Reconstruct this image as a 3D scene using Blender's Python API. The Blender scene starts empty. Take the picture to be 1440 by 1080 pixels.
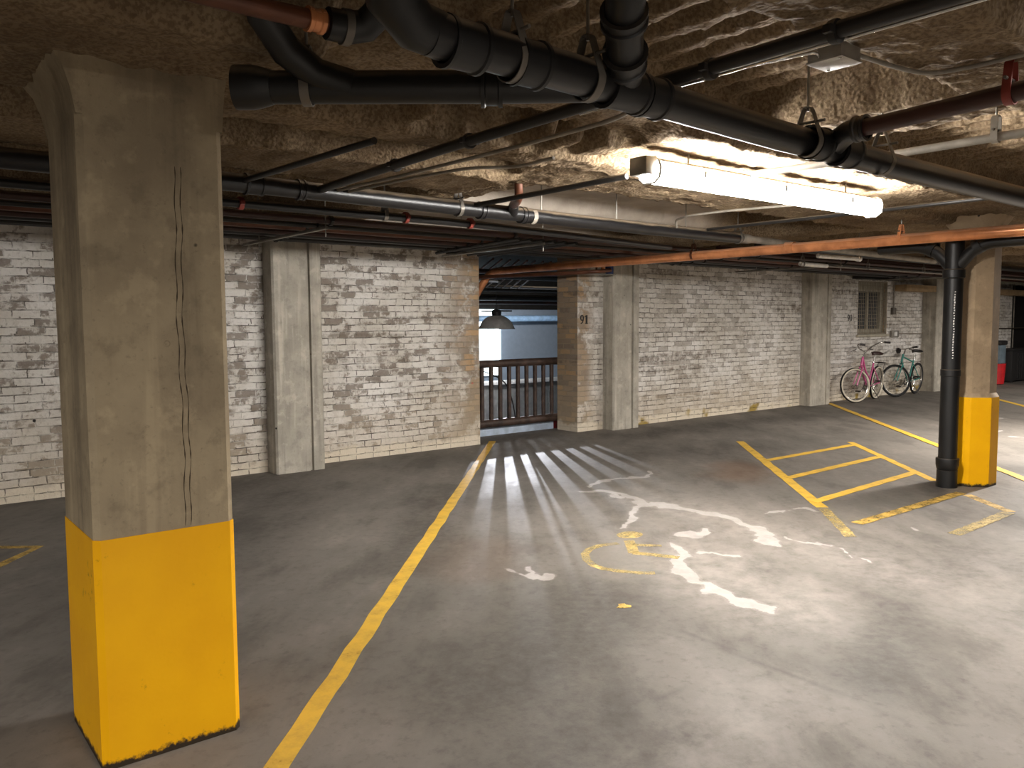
import bpy, bmesh, math, random
import numpy as np
from mathutils import Vector, Matrix, noise as mnoise

random.seed(7)
sc = bpy.context.scene
COL = sc.collection
PI = math.pi
NPR = np.random.RandomState(11)

# ------------------------------------------------------------------ colours
def lin(r, g, b):
    f = lambda c: (c/255/12.92) if c/255 <= 0.04045 else ((c/255+0.055)/1.055)**2.4
    return (f(r), f(g), f(b), 1.0)

# ------------------------------------------------------------------ node helper
class NT:
    def __init__(s, name):
        s.m = bpy.data.materials.new(name); s.m.use_nodes = True
        s.t = s.m.node_tree; s.t.nodes.clear()
        s.out = s.t.nodes.new('ShaderNodeOutputMaterial')
        s.b = s.t.nodes.new('ShaderNodeBsdfPrincipled')
        s.t.links.new(s.b.outputs[0], s.out.inputs[0])
        s._pos = None
    def new(s, ty, **kw):
        n = s.t.nodes.new(ty)
        for k, v in kw.items(): setattr(n, k, v)
        return n
    def set(s, sock, v):
        if hasattr(v, 'is_linked') or isinstance(v, bpy.types.NodeSocket): s.t.links.new(v, sock)
        else: sock.default_value = v
    def bs(s, **kw):
        for k, v in kw.items(): s.set(s.b.inputs[k.replace('_', ' ')], v)
    def geo(s):
        if s._pos is None: s._pos = s.new('ShaderNodeNewGeometry')
        return s._pos
    def pos(s): return s.geo().outputs['Position']
    def nrm(s): return s.geo().outputs['Normal']
    def sep(s, v):
        n = s.new('ShaderNodeSeparateXYZ'); s.set(n.inputs[0], v); return n.outputs
    def comb(s, x, y, z):
        n = s.new('ShaderNodeCombineXYZ')
        for i, v in enumerate((x, y, z)): s.set(n.inputs[i], v)
        return n.outputs[0]
    def math(s, op, a, b=0.0, c=0.0, clamp=False):
        n = s.new('ShaderNodeMath', operation=op); n.use_clamp = clamp
        s.set(n.inputs[0], a); s.set(n.inputs[1], b); s.set(n.inputs[2], c); return n.outputs[0]
    def vmul(s, v, sc_):
        n = s.new('ShaderNodeVectorMath', operation='MULTIPLY'); s.set(n.inputs[0], v); s.set(n.inputs[1], sc_); return n.outputs[0]
    def vadd(s, v, w):
        n = s.new('ShaderNodeVectorMath', operation='ADD'); s.set(n.inputs[0], v); s.set(n.inputs[1], w); return n.outputs[0]
    def noise(s, scale, detail=4.0, rough=0.55, vec=None, dist=0.0):
        n = s.new('ShaderNodeTexNoise'); s.set(n.inputs['Vector'], vec if vec is not None else s.pos())
        n.inputs['Scale'].default_value = scale; n.inputs['Detail'].default_value = detail
        n.inputs['Roughness'].default_value = rough; n.inputs['Distortion'].default_value = dist
        return n.outputs[0]
    def mr(s, v, a, b, c=0.0, d=1.0, smooth=True):
        n = s.new('ShaderNodeMapRange'); n.interpolation_type = 'SMOOTHSTEP' if smooth else 'LINEAR'
        for i, x in enumerate((v, a, b, c, d)): s.set(n.inputs[i], x)
        return n.outputs[0]
    def mix(s, f, a, b, blend='MIX'):
        n = s.new('ShaderNodeMix', data_type='RGBA', blend_type=blend)
        s.set(n.inputs[0], f); s.set(n.inputs[6], a); s.set(n.inputs[7], b); return n.outputs[2]
    def attr(s, name):
        n = s.new('ShaderNodeAttribute', attribute_name=name); return n.outputs['Fac']
    def bump(s, h, strength=0.5, dist=0.01, normal=None):
        n = s.new('ShaderNodeBump'); n.inputs['Strength'].default_value = strength; n.inputs['Distance'].default_value = dist
        s.set(n.inputs['Height'], h)
        if normal is not None: s.set(n.inputs['Normal'], normal)
        return n.outputs[0]

def simple(name, col, rough=0.5, metal=0.0, bump=0.0, bscale=60, var=0.12, emit=None, estr=0.0, spec=0.5):
    t = NT(name)
    n = t.noise(9, 5)
    dark = tuple(c*(1-var*1.6) for c in col[:3])+(1,)
    lite = tuple(min(1, c*(1+var)) for c in col[:3])+(1,)
    t.bs(Base_Color=t.mix(t.mr(n, .3, .7), dark, lite), Roughness=rough, Metallic=metal)
    t.b.inputs['Specular IOR Level'].default_value = spec
    if bump: t.bs(Normal=t.bump(t.noise(bscale, 6), bump, 0.004))
    if emit:
        t.b.inputs['Emission Color'].default_value = emit; t.b.inputs['Emission Strength'].default_value = estr
    return t.m

# ------------------------------------------------------------------ materials
def mat_brick():
    t = NT('painted_brick'); p = t.pos(); n = t.nrm()
    ps = t.sep(p); ns = t.sep(n)
    side = t.math('GREATER_THAN', t.math('ABSOLUTE', ns[0]), 0.6)
    u = t.math('ADD', t.math('MULTIPLY', ps[0], t.math('SUBTRACT', 1.0, side)), t.math('MULTIPLY', ps[1], side))
    wob = t.noise(2.6, 3); wob2 = t.noise(11, 3)
    row = t.math('FLOOR', t.math('DIVIDE', ps[2], .0735))
    rowr = t.math('FRACT', t.math('MULTIPLY', t.math('SINE', t.math('MULTIPLY', row, 12.9898)), 437.58))
    vec = t.comb(t.math('ADD', u, t.math('ADD', t.math('MULTIPLY', rowr, .13), t.math('MULTIPLY', wob2, .03))),
                 t.math('ADD', ps[2], t.math('ADD', t.math('MULTIPLY', wob, 0.022), t.math('MULTIPLY', wob2, .012))), 0.0)
    b1 = t.new('ShaderNodeTexBrick'); t.set(b1.inputs['Vector'], vec); b1.offset = .5; b1.offset_frequency = 2
    for k, c in (('Color1', (0, 0, 0, 1)), ('Color2', (1, 1, 1, 1)), ('Mortar', (.5, .5, .5, 1))): b1.inputs[k].default_value = c
    for k, v in (('Scale', 1.), ('Mortar Size', .0075), ('Mortar Smooth', .6), ('Bias', 0.), ('Brick Width', .215), ('Row Height', .0735)): b1.inputs[k].default_value = v
    rnd = t.sep(b1.outputs['Color'])[0]; mort = t.mr(b1.outputs['Fac'], .2, .9)
    big = t.noise(1.1, 4, .6); fine = t.noise(24, 7, .7); mid = t.noise(9, 6, .68)
    left = t.math('LESS_THAN', ps[0], 7.0)
    # bare tan masonry and worn grey-brown bricks
    bareJ = t.mix(t.mr(rnd, .1, .5), lin(122, 102, 80), lin(150, 124, 92)); bareJ = t.mix(t.mr(rnd, .72, .9), bareJ, lin(178, 140, 92))
    bareJ = t.mix(t.math('MULTIPLY', mort, .7), bareJ, lin(150, 136, 112))
    greyB = t.mix(t.mr(rnd, .2, .9), lin(132, 116, 100), lin(106, 92, 80))
    # old white paint, patchy
    paint = t.mix(t.mr(big, .35, .65), lin(229, 225, 220), lin(204, 198, 188))
    paint = t.mix(t.math('MULTIPLY', t.mr(rnd, .3, 1.0), .26), paint, lin(166, 156, 144))
    paint = t.mix(t.math('MULTIPLY', t.mr(mid, .52, .68), .42), paint, lin(150, 139, 126))
    paint = t.mix(t.math('MULTIPLY', t.mr(fine, .52, .70), .35), paint, lin(120, 106, 92))
    rown = t.noise(1.0, 3, .7, vec=t.vmul(vec, (1.1, 9.0, 1.0)))
    wv = t.math('ADD', t.math('ADD', t.math('MULTIPLY', rown, .34), t.math('MULTIPLY', rnd, .26)), t.math('MULTIPLY', mid, .68))
    worn = t.math('MULTIPLY', t.mr(wv, .66, .74), t.math('SUBTRACT', 1.0, mort))
    jn = t.noise(4.0, 5, .6)
    jamb1 = t.math('MULTIPLY', t.mr(ps[0], 5.35, 6.05), left)
    jamb2 = t.math('MULTIPLY', t.mr(ps[0], 8.25, 8.0), t.math('SUBTRACT', 1.0, left))
    jamb = t.math('MAXIMUM', t.math('MULTIPLY', t.math('MAXIMUM', jamb1, jamb2), t.mr(jn, .38, .54)), side)
    bareF = t.math('MAXIMUM', t.math('MULTIPLY', worn, t.mr(ps[0], 7.5, 8.5, .72, .34)), t.math('MULTIPLY', jamb, .85), clamp=True)
    col = t.mix(bareF, paint, t.mix(jamb, greyB, bareJ))
    # sooty courses
    crs = t.noise(1.0, 2, .6, vec=t.comb(t.math('MULTIPLY', u, .35), t.math('MULTIPLY', ps[2], 6.5), 3.0))
    col = t.mix(t.math('MULTIPLY', t.mr(crs, .56, .68), t.math('MULTIPLY', t.mr(mid, .38, .6), .7)), col, lin(112, 100, 88))
    # dust-stained lower part
    soil = t.math('MULTIPLY', t.mr(t.math('ADD', ps[2], t.math('MULTIPLY', t.noise(1.6, 4), .8)), 1.35, .45), .55)
    col = t.mix(soil, col, lin(186, 169, 143))
    foot = t.mr(t.math('ADD', ps[2], t.math('MULTIPLY', t.noise(3.2, 5, .65), -.30)), .0, -.06)
    moss = t.math('MULTIPLY', t.mr(t.noise(1.9, 3), .52, .60), t.mr(ps[0], 8.8, 9.1))
    col = t.mix(foot, col, t.mix(moss, lin(216, 204, 184), lin(156, 132, 66)))
    # joints: thin dark cracks where the paint has not bridged them, stronger along the courses on the right
    gap = t.math('MULTIPLY', t.mr(b1.outputs['Fac'], .55, .98), t.mr(t.noise(8, 5, .65), .40, .60))
    col = t.mix(t.math('MULTIPLY', gap, t.math('SUBTRACT', .85, t.math('MULTIPLY', jamb, .7))), col, lin(74, 64, 54))
    mk = t.math('MULTIPLY', t.math('MULTIPLY', t.mr(t.noise(5.5, 2), .68, .72), jamb1), t.math('LESS_THAN', ps[2], 1.1))
    col = t.mix(t.math('MULTIPLY', mk, .7), col, lin(206, 104, 92))
    v = t.new('ShaderNodeTexVoronoi'); t.set(v.inputs['Vector'], t.comb(u, ps[2], 0)); v.inputs['Scale'].default_value = 1.6
    col = t.mix(t.mr(v.outputs['Distance'], .03, .024), col, lin(28, 22, 18))
    t.bs(Base_Color=col, Roughness=.9)
    h = t.math('ADD', t.math('MULTIPLY', mort, -.9), t.math('ADD', t.math('MULTIPLY', mid, 1.3), t.math('ADD', t.math('MULTIPLY', fine, .5), t.math('MULTIPLY', rnd, .35))))
    t.bs(Normal=t.bump(h, .9, .014))
    return t.m

def mat_concrete(name, c1, c2, streak=.5, form=True):
    t = NT(name); p = t.pos(); ps = t.sep(p)
    big = t.noise(2.2, 6, .6); fine = t.noise(38, 6, .7)
    vert = t.noise(1.0, 4, .6, vec=t.vmul(p, (9.0, 9.0, .55)))
    col = t.mix(t.mr(big, .3, .7), c1, c2)
    mot = t.noise(7, 6, .65)
    dk = tuple(c*.55 for c in c1[:3])+(1,); lt = tuple(min(1, c*1.45) for c in c2[:3])+(1,)
    col = t.mix(t.math('MULTIPLY', t.mr(vert, .52, .72), streak), col, dk)
    col = t.mix(t.math('MULTIPLY', t.mr(vert, .45, .3), streak*.8), col, lt)
    col = t.mix(t.math('MULTIPLY', t.mr(fine, .56, .74), .5), col, dk)
    col = t.mix(t.math('MULTIPLY', t.mr(mot, .52, .68), .4), col, dk); col = t.mix(t.math('MULTIPLY', t.mr(mot, .46, .32), .35), col, lt)
    v = t.new('ShaderNodeTexVoronoi'); t.set(v.inputs['Vector'], p); v.inputs['Scale'].default_value = 5.5
    pit = t.mr(v.outputs['Distance'], .07, .045)
    col = t.mix(t.math('MULTIPLY', pit, t.mr(t.noise(3), .52, .6)), col, lin(38, 33, 27))
    t.bs(Base_Color=col, Roughness=.86)
    h = t.math('SUBTRACT', t.math('MULTIPLY', fine, .8), pit)
    t.bs(Normal=t.bump(h, .55, .008))
    return t.m

def mat_sprayed():
    t = NT('sprayed_fireproofing'); p = t.pos()
    f = t.noise(60, 4, .6); b = t.noise(3.0, 5); m = t.noise(13, 4, .6)
    col = t.mix(t.mr(b, .3, .7), lin(140, 122, 98), lin(112, 95, 74))
    col = t.mix(t.math('MULTIPLY', t.mr(m, .55, .75), .55), col, lin(82, 62, 44))
    col = t.mix(t.math('MULTIPLY', t.mr(f, .58, .40), .55), col, lin(72, 56, 40))
    sm = t.attr('smooth'); col = t.mix(t.math('MULTIPLY', sm, .85), col, t.mix(t.mr(b, .3, .7), lin(192, 182, 170), lin(168, 158, 146)))
    t.bs(Base_Color=col, Roughness=.95)
    t.b.inputs['Specular IOR Level'].default_value = .15
    vo = t.new('ShaderNodeTexVoronoi', feature='SMOOTH_F1'); t.set(vo.inputs['Vector'], p); vo.inputs['Scale'].default_value = 46
    vo.inputs['Smoothness'].default_value = .6
    t.bs(Normal=t.bump(t.math('MULTIPLY', t.math('SUBTRACT', 1.0, t.math('MULTIPLY', t.attr('flat'), .85)), t.math('ADD', t.math('MULTIPLY', f, .6), t.math('ADD', t.math('MULTIPLY', vo.outputs['Distance'], -.9), t.math('MULTIPLY', m, .6)))), .6, .012))
    return t.m

def mat_floor():
    t = NT('garage_floor'); p = t.pos()
    d = t.new('ShaderNodeVectorRotate', rotation_type='Z_AXIS'); t.set(d.inputs['Vector'], p); d.inputs['Angle'].default_value = -.82
    dv = t.vmul(d.outputs[0], (.95, 2.0, 1))
    big = t.noise(.42, 5, .6); mid = t.noise(1.0, 9, .66, vec=dv); fine = t.noise(16, 8, .7); grit = t.noise(140, 3, .6)
    col = t.mix(t.mr(big, .32, .66), lin(120, 115, 107), lin(140, 133, 124))
    col = t.mix(t.math('MULTIPLY', t.mr(mid, .48, .66), .6), col, lin(94, 89, 82))
    col = t.mix(t.math('MULTIPLY', t.mr(mid, .46, .28), .55), col, lin(160, 151, 142))
    col = t.mix(t.math('MULTIPLY', t.mr(fine, .5, .70), .38), col, lin(86, 80, 73))
    col = t.mix(t.math('MULTIPLY', t.mr(grit, .6, .75), .2), col, lin(70, 64, 58))
    col = t.mix(t.math('MULTIPLY', t.attr('dirt'), t.mr(fine, .25, .6, .5, 1.)), col, lin(74, 69, 63))
    col = t.mix(t.math('MULTIPLY', t.attr('rust'), .5), col, lin(122, 88, 58))
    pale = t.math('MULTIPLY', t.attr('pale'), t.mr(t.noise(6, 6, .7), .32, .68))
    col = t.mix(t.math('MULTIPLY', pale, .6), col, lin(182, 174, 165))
    sn = t.math('MULTIPLY', t.math('SUBTRACT', t.math('ADD', t.math('MULTIPLY', t.noise(7, 8, .72), .7), t.math('MULTIPLY', t.noise(3.2, 3), .3)), .5), 1.9)
    sv = t.math('ADD', t.attr('stain'), t.math('MULTIPLY', sn, t.mr(t.attr('stain'), .0, .25)))
    st = t.mr(sv, .50, .60)
    col = t.mix(t.math('MULTIPLY', t.mr(sv, .22, .5), .28), col, lin(192, 184, 176))
    col = t.mix(t.math('MULTIPLY', st, t.mr(t.noise(5, 6, .7), .3, .6, .35, .68)), col, lin(206, 200, 194))
    rim = t.mr(t.math('ABSOLUTE', t.math('SUBTRACT', sv, .46)), .05, .0)
    col = t.mix(t.math('MULTIPLY', rim, .22), col, lin(80, 70, 60))
    col = t.mix(t.math('MULTIPLY', t.attr('crack'), t.mr(mid, .3, .6, .12, .42)), col, lin(78, 73, 67))
    col = t.mix(1.0, col, (.66, .655, .66, 1), 'MULTIPLY')
    r = t.mr(mid, .3, .7, .52, .70)
    t.bs(Base_Color=col, Roughness=t.math('ADD', r, t.math('MULTIPLY', fine, .12)))
    t.b.inputs['Specular IOR Level'].default_value = .35
    t.bs(Normal=t.bump(t.math('ADD', fine, t.math('MULTIPLY', grit, .3)), .22, .006))
    return t.m

def mat_paint(name, col, dark, wear=.42, soft=.1):
    t = NT(name); p = t.pos()
    n = t.noise(7, 7, .7); f = t.noise(55, 4, .65)
    c = t.mix(t.mr(n, .35, .62), dark, col)
    t.bs(Base_Color=c, Roughness=.6)
    al = t.mr(t.math('ADD', t.math('MULTIPLY', n, .65), t.math('MULTIPLY', f, .35)), wear-soft, wear+soft)
    tr = t.new('ShaderNodeBsdfTransparent'); mx = t.new('ShaderNodeMixShader')
    t.set(mx.inputs[0], al); t.t.links.new(tr.outputs[0], mx.inputs[1]); t.t.links.new(t.b.outputs[0], mx.inputs[2])
    t.t.links.new(mx.outputs[0], t.out.inputs[0])
    return t.m

def mat_pillar_yellow():
    t = NT('yellow_pillar_paint'); p = t.pos(); z = t.sep(p)[2]
    n = t.noise(3, 5); f = t.noise(14, 6, .7)
    c = t.mix(t.mr(n, .3, .7), lin(246, 182, 0), lin(238, 172, 0))
    scuff = t.math('MULTIPLY', t.mr(f, .60, .70), t.mr(t.noise(2.2, 3), .48, .62))
    c = t.mix(t.math('MULTIPLY', scuff, .6), c, lin(120, 82, 16))
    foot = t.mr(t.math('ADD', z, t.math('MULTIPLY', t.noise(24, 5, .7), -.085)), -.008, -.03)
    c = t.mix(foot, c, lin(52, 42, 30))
    t.b.inputs['Specular IOR Level'].default_value = .25
    t.bs(Base_Color=c, Roughness=.55, Normal=t.bump(t.noise(30, 5), .25, .004))
    return t.m

def mat_pipe(name, col, rough, metal=0.0, dust=.8, dcol=lin(142, 124, 102), spots=.3):
    t = NT(name); n = t.sep(t.nrm())[2]
    f = t.noise(22, 6, .65); g = t.noise(6, 4)
    up = t.mr(t.math('ADD', n, t.math('MULTIPLY', t.math('SUBTRACT', g, .5), .5)), .30, .72)
    dk = tuple(c*.6 for c in col[:3])+(1,); lt = tuple(min(1, c*1.5) for c in col[:3])+(1,)
    c = t.mix(t.mr(g, .3, .7), col, dk)
    c = t.mix(t.math('MULTIPLY', t.mr(f, .6, .72), spots), c, lt)
    fac = t.math('MULTIPLY', up, t.mr(f, .2, .55, .55, 1.0))
    fac = t.math('MULTIPLY', fac, dust)
    t.bs(Base_Color=t.mix(fac, c, dcol), Roughness=t.mr(fac, 0, 1, rough, .9), Metallic=t.math('MULTIPLY', t.math('SUBTRACT', 1.0, fac), metal))
    t.bs(Normal=t.bump(f, .12, .003))
    return t.m

M = {}
M['brick'] = mat_brick()
M['concrete'] = mat_concrete('board_concrete', lin(134, 120, 98), lin(164, 149, 122), .46)
M['pale_concrete'] = mat_concrete('pale_concrete', lin(154, 148, 136), lin(184, 177, 164), .62)
M['column'] = mat_concrete('tan_concrete', lin(150, 130, 104), lin(170, 148, 120), .2)
M['sprayed'] = mat_sprayed()
M['floor'] = mat_floor()
M['line'] = mat_paint('yellow_line_paint', lin(212, 170, 58), lin(190, 152, 58), .34, .10)
M['faded'] = mat_paint('faded_line_paint', lin(196, 160, 76), lin(176, 146, 78), .46, .14)
M['ghost'] = mat_paint('worn_symbol_paint', lin(186, 162, 100), lin(164, 146, 98), .50, .16)
M['yellow'] = mat_pillar_yellow()
M['black'] = mat_pipe('black_iron', lin(26, 25, 26), .38, 0, .75)
M['blackclean'] = mat_pipe('black_plastic', lin(21, 21, 22), .46, 0, .4)
M['darkiron'] = mat_pipe('dark_steel', lin(40, 37, 35), .5, 0.2, .6)
M['maroon'] = mat_pipe('maroon_pipe', lin(62, 34, 28), .5, 0, .5)
M['copper'] = mat_pipe('copper', lin(240, 160, 108), .25, .40, .6, lin(190, 150, 122), .1)
M['brown'] = mat_pipe('brown_copper', lin(104, 62, 42), .42, .3, .5, lin(120, 86, 62))
M['galv'] = mat_pipe('galvanised', lin(150, 146, 138), .38, .7, .3)
M['greypipe'] = mat_pipe('grey_pipe', lin(150, 142, 130), .6, 0, .5, lin(140, 124, 104))
M['redclamp'] = simple('red_clamp', lin(128, 50, 40), .5)
M['strap'] = simple('strap_steel', lin(112, 106, 98), .45, .4)
M['railing'] = simple('rusty_railing', lin(66, 50, 42), .6, .1, .4, 40, .3)
M['white'] = simple('white_plastic', lin(226, 224, 220), .4)
M['housing'] = simple('lamp_housing', lin(190, 186, 178), .45)
M['lens'] = simple('lamp_lens', lin(240, 238, 232), .4, emit=(1.0, .962, .91, 1), estr=88.0)
M['steelbox'] = simple('steel_box', lin(150, 146, 138), .4, .5)
M['blue'] = simple('blue_pipe_wrap', lin(36, 54, 104), .5)
M['numblack'] = simple('number_black', lin(24, 20, 17), .6)
M['frame'] = simple('window_frame_paint', lin(172, 164, 146), .6)
M['mesh'] = simple('wire_mesh', lin(150, 140, 122), .6, .2)
t_ = NT('window_glass'); t_.bs(Base_Color=lin(62, 66, 74), Roughness=.12); t_.b.inputs['Specular IOR Level'].default_value = .6; M['glass'] = t_.m
M['tyre'] = simple('tyre_rubber', lin(22, 21, 21), .8)
M['whitewall'] = simple('whitewall', lin(214, 204, 184), .6)
M['pink'] = simple('pink_enamel', lin(206, 92, 146), .3)
M['teal'] = simple('teal_enamel', lin(58, 132, 122), .3)
M['chrome'] = simple('chrome', lin(200, 198, 194), .2, .9)
M['saddle'] = simple('black_saddle', lin(34, 28, 27), .45)
M['brownsaddle'] = simple('brown_saddle', lin(60, 38, 34), .45)
M['red'] = simple('red_plastic', lin(190, 34, 40), .4)
M['greyblue'] = simple('grey_blue_plastic', lin(108, 124, 134), .5)
M['blackbox'] = simple('black_plastic_box', lin(34, 33, 33), .55)
M['tanwood'] = simple('tan_lintel', lin(158, 132, 98), .8, 0, .4, 30)
M['greenduct'] = simple('grey_green_duct', lin(106, 108, 92), .6)
M['dim'] = simple('dark_wall', lin(70, 66, 60), .9)
M['farwall'] = simple('far_blue_grey_wall', lin(132, 138, 146), .8, var=.03)
M['parapet'] = simple('parapet_grey', lin(128, 128, 124), .8, 0, .2, 30)
M['bluefloor'] = simple('lower_floor', lin(176, 190, 208), .6)
M['daylight'] = simple('daylit_window', lin(235, 245, 250), .5, emit=(.80, .95, 1.0, 1), estr=4.0)
M['shade'] = simple('enamel_shade', lin(196, 190, 182), .5, .1)
M['bulb'] = simple('lamp_bulb', lin(250, 250, 255), .4, emit=(.92, .95, 1.0, 1), estr=220.0)
M['bluepipe'] = simple('pale_blue_pipe', lin(150, 178, 206), .4)
M['darkred'] = simple('dark_red_paint', lin(110, 18, 24), .5)
M['nearblack'] = simple('near_black_matte', lin(34, 31, 28), .97, spec=.03)  # even near-black with hardly any gloss, for the far ceiling and wall top
M['cable'] = simple('black_cable', lin(18, 18, 18), .6)

# ------------------------------------------------------------------ mesh builder
class MB:
    def __init__(s): s.v = []; s.f = []
    def add(s, vs, fs):
        o = len(s.v); s.v += [tuple(v) for v in vs]; s.f += [tuple(i+o for i in f) for f in fs]; return s
    def box(s, a, b, bev=0.0):
        bm = bmesh.new()
        x0, y0, z0 = a; x1, y1, z1 = b
        bmesh.ops.create_cube(bm, size=1)
        for v in bm.verts:
            v.co = ((x0+x1)/2+v.co.x*(x1-x0), (y0+y1)/2+v.co.y*(y1-y0), (z0+z1)/2+v.co.z*(z1-z0))
        if bev: bmesh.ops.bevel(bm, geom=bm.edges[:], offset=bev, segments=2, affect='EDGES', profile=.6)
        return s.bm(bm)
    def bm(s, bm):
        bm.verts.index_update()
        s.add([v.co[:] for v in bm.verts], [[v.index for v in f.verts] for f in bm.faces]); bm.free(); return s
    def tube(s, pts, r, seg=16, closed=False, cap=True):
        pts = [Vector(p) for p in pts]; n = len(pts)
        rs = r if hasattr(r, '__len__') else [r]*n
        T = []
        for i in range(n):
            a = pts[i-1] if (i > 0 or closed) else pts[i]; b = pts[(i+1) % n] if (i < n-1 or closed) else pts[i]
            T.append((b-a).normalized())
        ref = Vector((0, 0, 1)) if abs(T[0].z) < .9 else Vector((1, 0, 0))
        N = (ref - T[0]*ref.dot(T[0])).normalized(); vs = []
        for i in range(n):
            N = (N - T[i]*N.dot(T[i])).normalized(); B = T[i].cross(N)
            for k in range(seg):
                a = 2*PI*k/seg; vs.append(pts[i]+(N*math.cos(a)+B*math.sin(a))*rs[i])
        fs = []
        for i in range(n if closed else n-1):
            j = (i+1) % n
            for k in range(seg):
                k2 = (k+1) % seg; fs.append((i*seg+k, i*seg+k2, j*seg+k2, j*seg+k))
        if cap and not closed:
            fs.append(tuple(range(seg))[::-1]); fs.append(tuple((n-1)*seg+k for k in range(seg)))
        return s.add(vs, fs)
    def lathe(s, prof, seg=24, o=(0, 0, 0), axis=(0, 0, 1)):
        A = Vector(axis).normalized(); R = Vector((0, 0, 1)).rotation_difference(A).to_matrix(); O = Vector(o); vs = []; n = len(prof)
        for r, h in prof:
            for k in range(seg):
                a = 2*PI*k/seg; vs.append(O+R@Vector((r*math.cos(a), r*math.sin(a), h)))
        fs = [(i*seg+k, i*seg+(k+1) % seg, (i+1)*seg+(k+1) % seg, (i+1)*seg+k) for i in range(n-1) for k in range(seg)]
        return s.add(vs, fs)
    def prism(s, poly, o, u, v, w, d):
        """polygon in the plane (u,v) at o, pushed out by d along w"""
        o, u, v, w = map(Vector, (o, u, v, w)); n = len(poly)
        a = [o+u*x+v*y for x, y in poly]; b = [p+w*d for p in a]
        s.add(a+b, [tuple(range(n))[::-1], tuple(range(n, 2*n))]+[(i, (i+1) % n, (i+1) % n+n, i+n) for i in range(n)]); return s
    def ribbon(s, pts, w, th, side, closed=False):
        """flat strap: path pts, width w along `side`, thickness th"""
        pts = [Vector(p) for p in pts]; sd = Vector(side).normalized(); n = len(pts); vs = []
        for i in range(n):
            a = pts[i-1] if (i > 0 or closed) else pts[i]; b = pts[(i+1) % n] if (i < n-1 or closed) else pts[i]
            t = (b-a).normalized(); nn = t.cross(sd).normalized()
            for q, e in ((-1, -1), (1, -1), (1, 1), (-1, 1)): vs.append(pts[i]+sd*(w/2*q)+nn*(th/2*e))
        fs = []
        for i in range(n if closed else n-1):
            j = (i+1) % n
            for k in range(4): k2 = (k+1) % 4; fs.append((i*4+k, i*4+k2, j*4+k2, j*4+k))
        if not closed: fs += [(3, 2, 1, 0), tuple((n-1)*4+k for k in range(4))]
        return s.add(vs, fs)
    def xf(s, m): s.v = [tuple(m@Vector(v)) for v in s.v]; return s
    def build(s, name, mat, parent=None, smooth=True, ang=38):
        me = bpy.data.meshes.new(name)
        L = Vector((0, 0, 0)); p = parent
        while p is not None: L += Vector(p.location); p = p.parent
        me.from_pydata([tuple(Vector(v)-L) for v in s.v], [], s.f)
        bm = bmesh.new(); bm.from_mesh(me); bmesh.ops.recalc_face_normals(bm, faces=bm.faces); bm.to_mesh(me); bm.free()
        me.materials.append(mat)
        if smooth:
            me.polygons.foreach_set('use_smooth', [True]*len(me.polygons)); me.set_sharp_from_angle(angle=math.radians(ang))
        o = bpy.data.objects.new(name, me); COL.objects.link(o)
        if parent is not None: o.parent = parent
        return o

def tag(o, label, cat, group=None):
    o['label'] = label; o['category'] = cat
    if group: o['group'] = group
    return o
def thing(name, label, cat, loc=(0, 0, 0), group=None):
    o = bpy.data.objects.new(name, None); o.empty_display_size = .1; COL.objects.link(o); o.location = loc
    return tag(o, label, cat, group)
def struct(o): o['kind'] = 'structure'; return o
def bend(pts, rad=.1, n=7):
    pts = [Vector(p) for p in pts]; out = [pts[0]]
    for i in range(1, len(pts)-1):
        a, b, c = pts[i-1], pts[i], pts[i+1]; u = (a-b).normalized(); w = (c-b).normalized()
        l = min(rad, (a-b).length*.49, (c-b).length*.49)
        p0 = b+u*l; p1 = b+w*l
        for k in range(n+1):
            t = k/n; out.append(p0*(1-t)**2+b*2*t*(1-t)+p1*t*t)
    out.append(pts[-1]); return out

# ------------------------------------------------------------------ numpy noise
def vnoise(x, y, seed=0, octv=5, gain=.5):
    rs = np.random.RandomState(seed); tab = rs.rand(256, 256); out = np.zeros_like(x); a = 1.0; tot = 0
    for k in range(octv):
        f = 2**k; X = x*f+17.3*k; Y = y*f+5.1*k
        xi = np.floor(X).astype(int); yi = np.floor(Y).astype(int); u = X-xi; v = Y-yi
        u = u*u*(3-2*u); v = v*v*(3-2*v)
        g = lambda i, j: tab[i % 256, j % 256]
        out += a*((g(xi, yi)*(1-u)+g(xi+1, yi)*u)*(1-v)+(g(xi, yi+1)*(1-u)+g(xi+1, yi+1)*u)*v); tot += a; a *= gain
    return out/tot
def sstep(a, b, x):
    t = np.clip((x-a)/(b-a), 0, 1); return t*t*(3-2*t)
def grid_mesh(name, xs, ys, Z, mat, attrs=None, flip=False, mask=None):
    nx, ny = len(xs), len(ys)
    X, Y = np.meshgrid(xs, ys, indexing='ij')
    co = np.stack([X, Y, Z], -1).reshape(-1, 3).astype(np.float32)
    i = np.arange(nx-1)[:, None]*ny+np.arange(ny-1)[None, :]
    q = np.stack([i, i+ny, i+ny+1, i+1], -1).reshape(-1, 4)
    if flip: q = q[:, ::-1]
    me = bpy.data.meshes.new(name); me.vertices.add(len(co)); me.vertices.foreach_set('co', co.ravel())
    me.loops.add(q.size); me.loops.foreach_set('vertex_index', q.ravel().astype(np.int32))
    me.polygons.add(len(q)); me.polygons.foreach_set('loop_start', np.arange(0, q.size, 4, dtype=np.int32))
    me.polygons.foreach_set('loop_total', np.full(len(q), 4, dtype=np.int32))
    me.polygons.foreach_set('use_smooth', np.ones(len(q), dtype=bool))
    me.update(); me.validate()
    for k, a in (attrs or {}).items():
        at = me.attributes.new(k, 'FLOAT', 'POINT'); at.data.foreach_set('value', a.ravel().astype(np.float32))
    me.materials.append(mat); o = bpy.data.objects.new(name, me); COL.objects.link(o); return o
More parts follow.
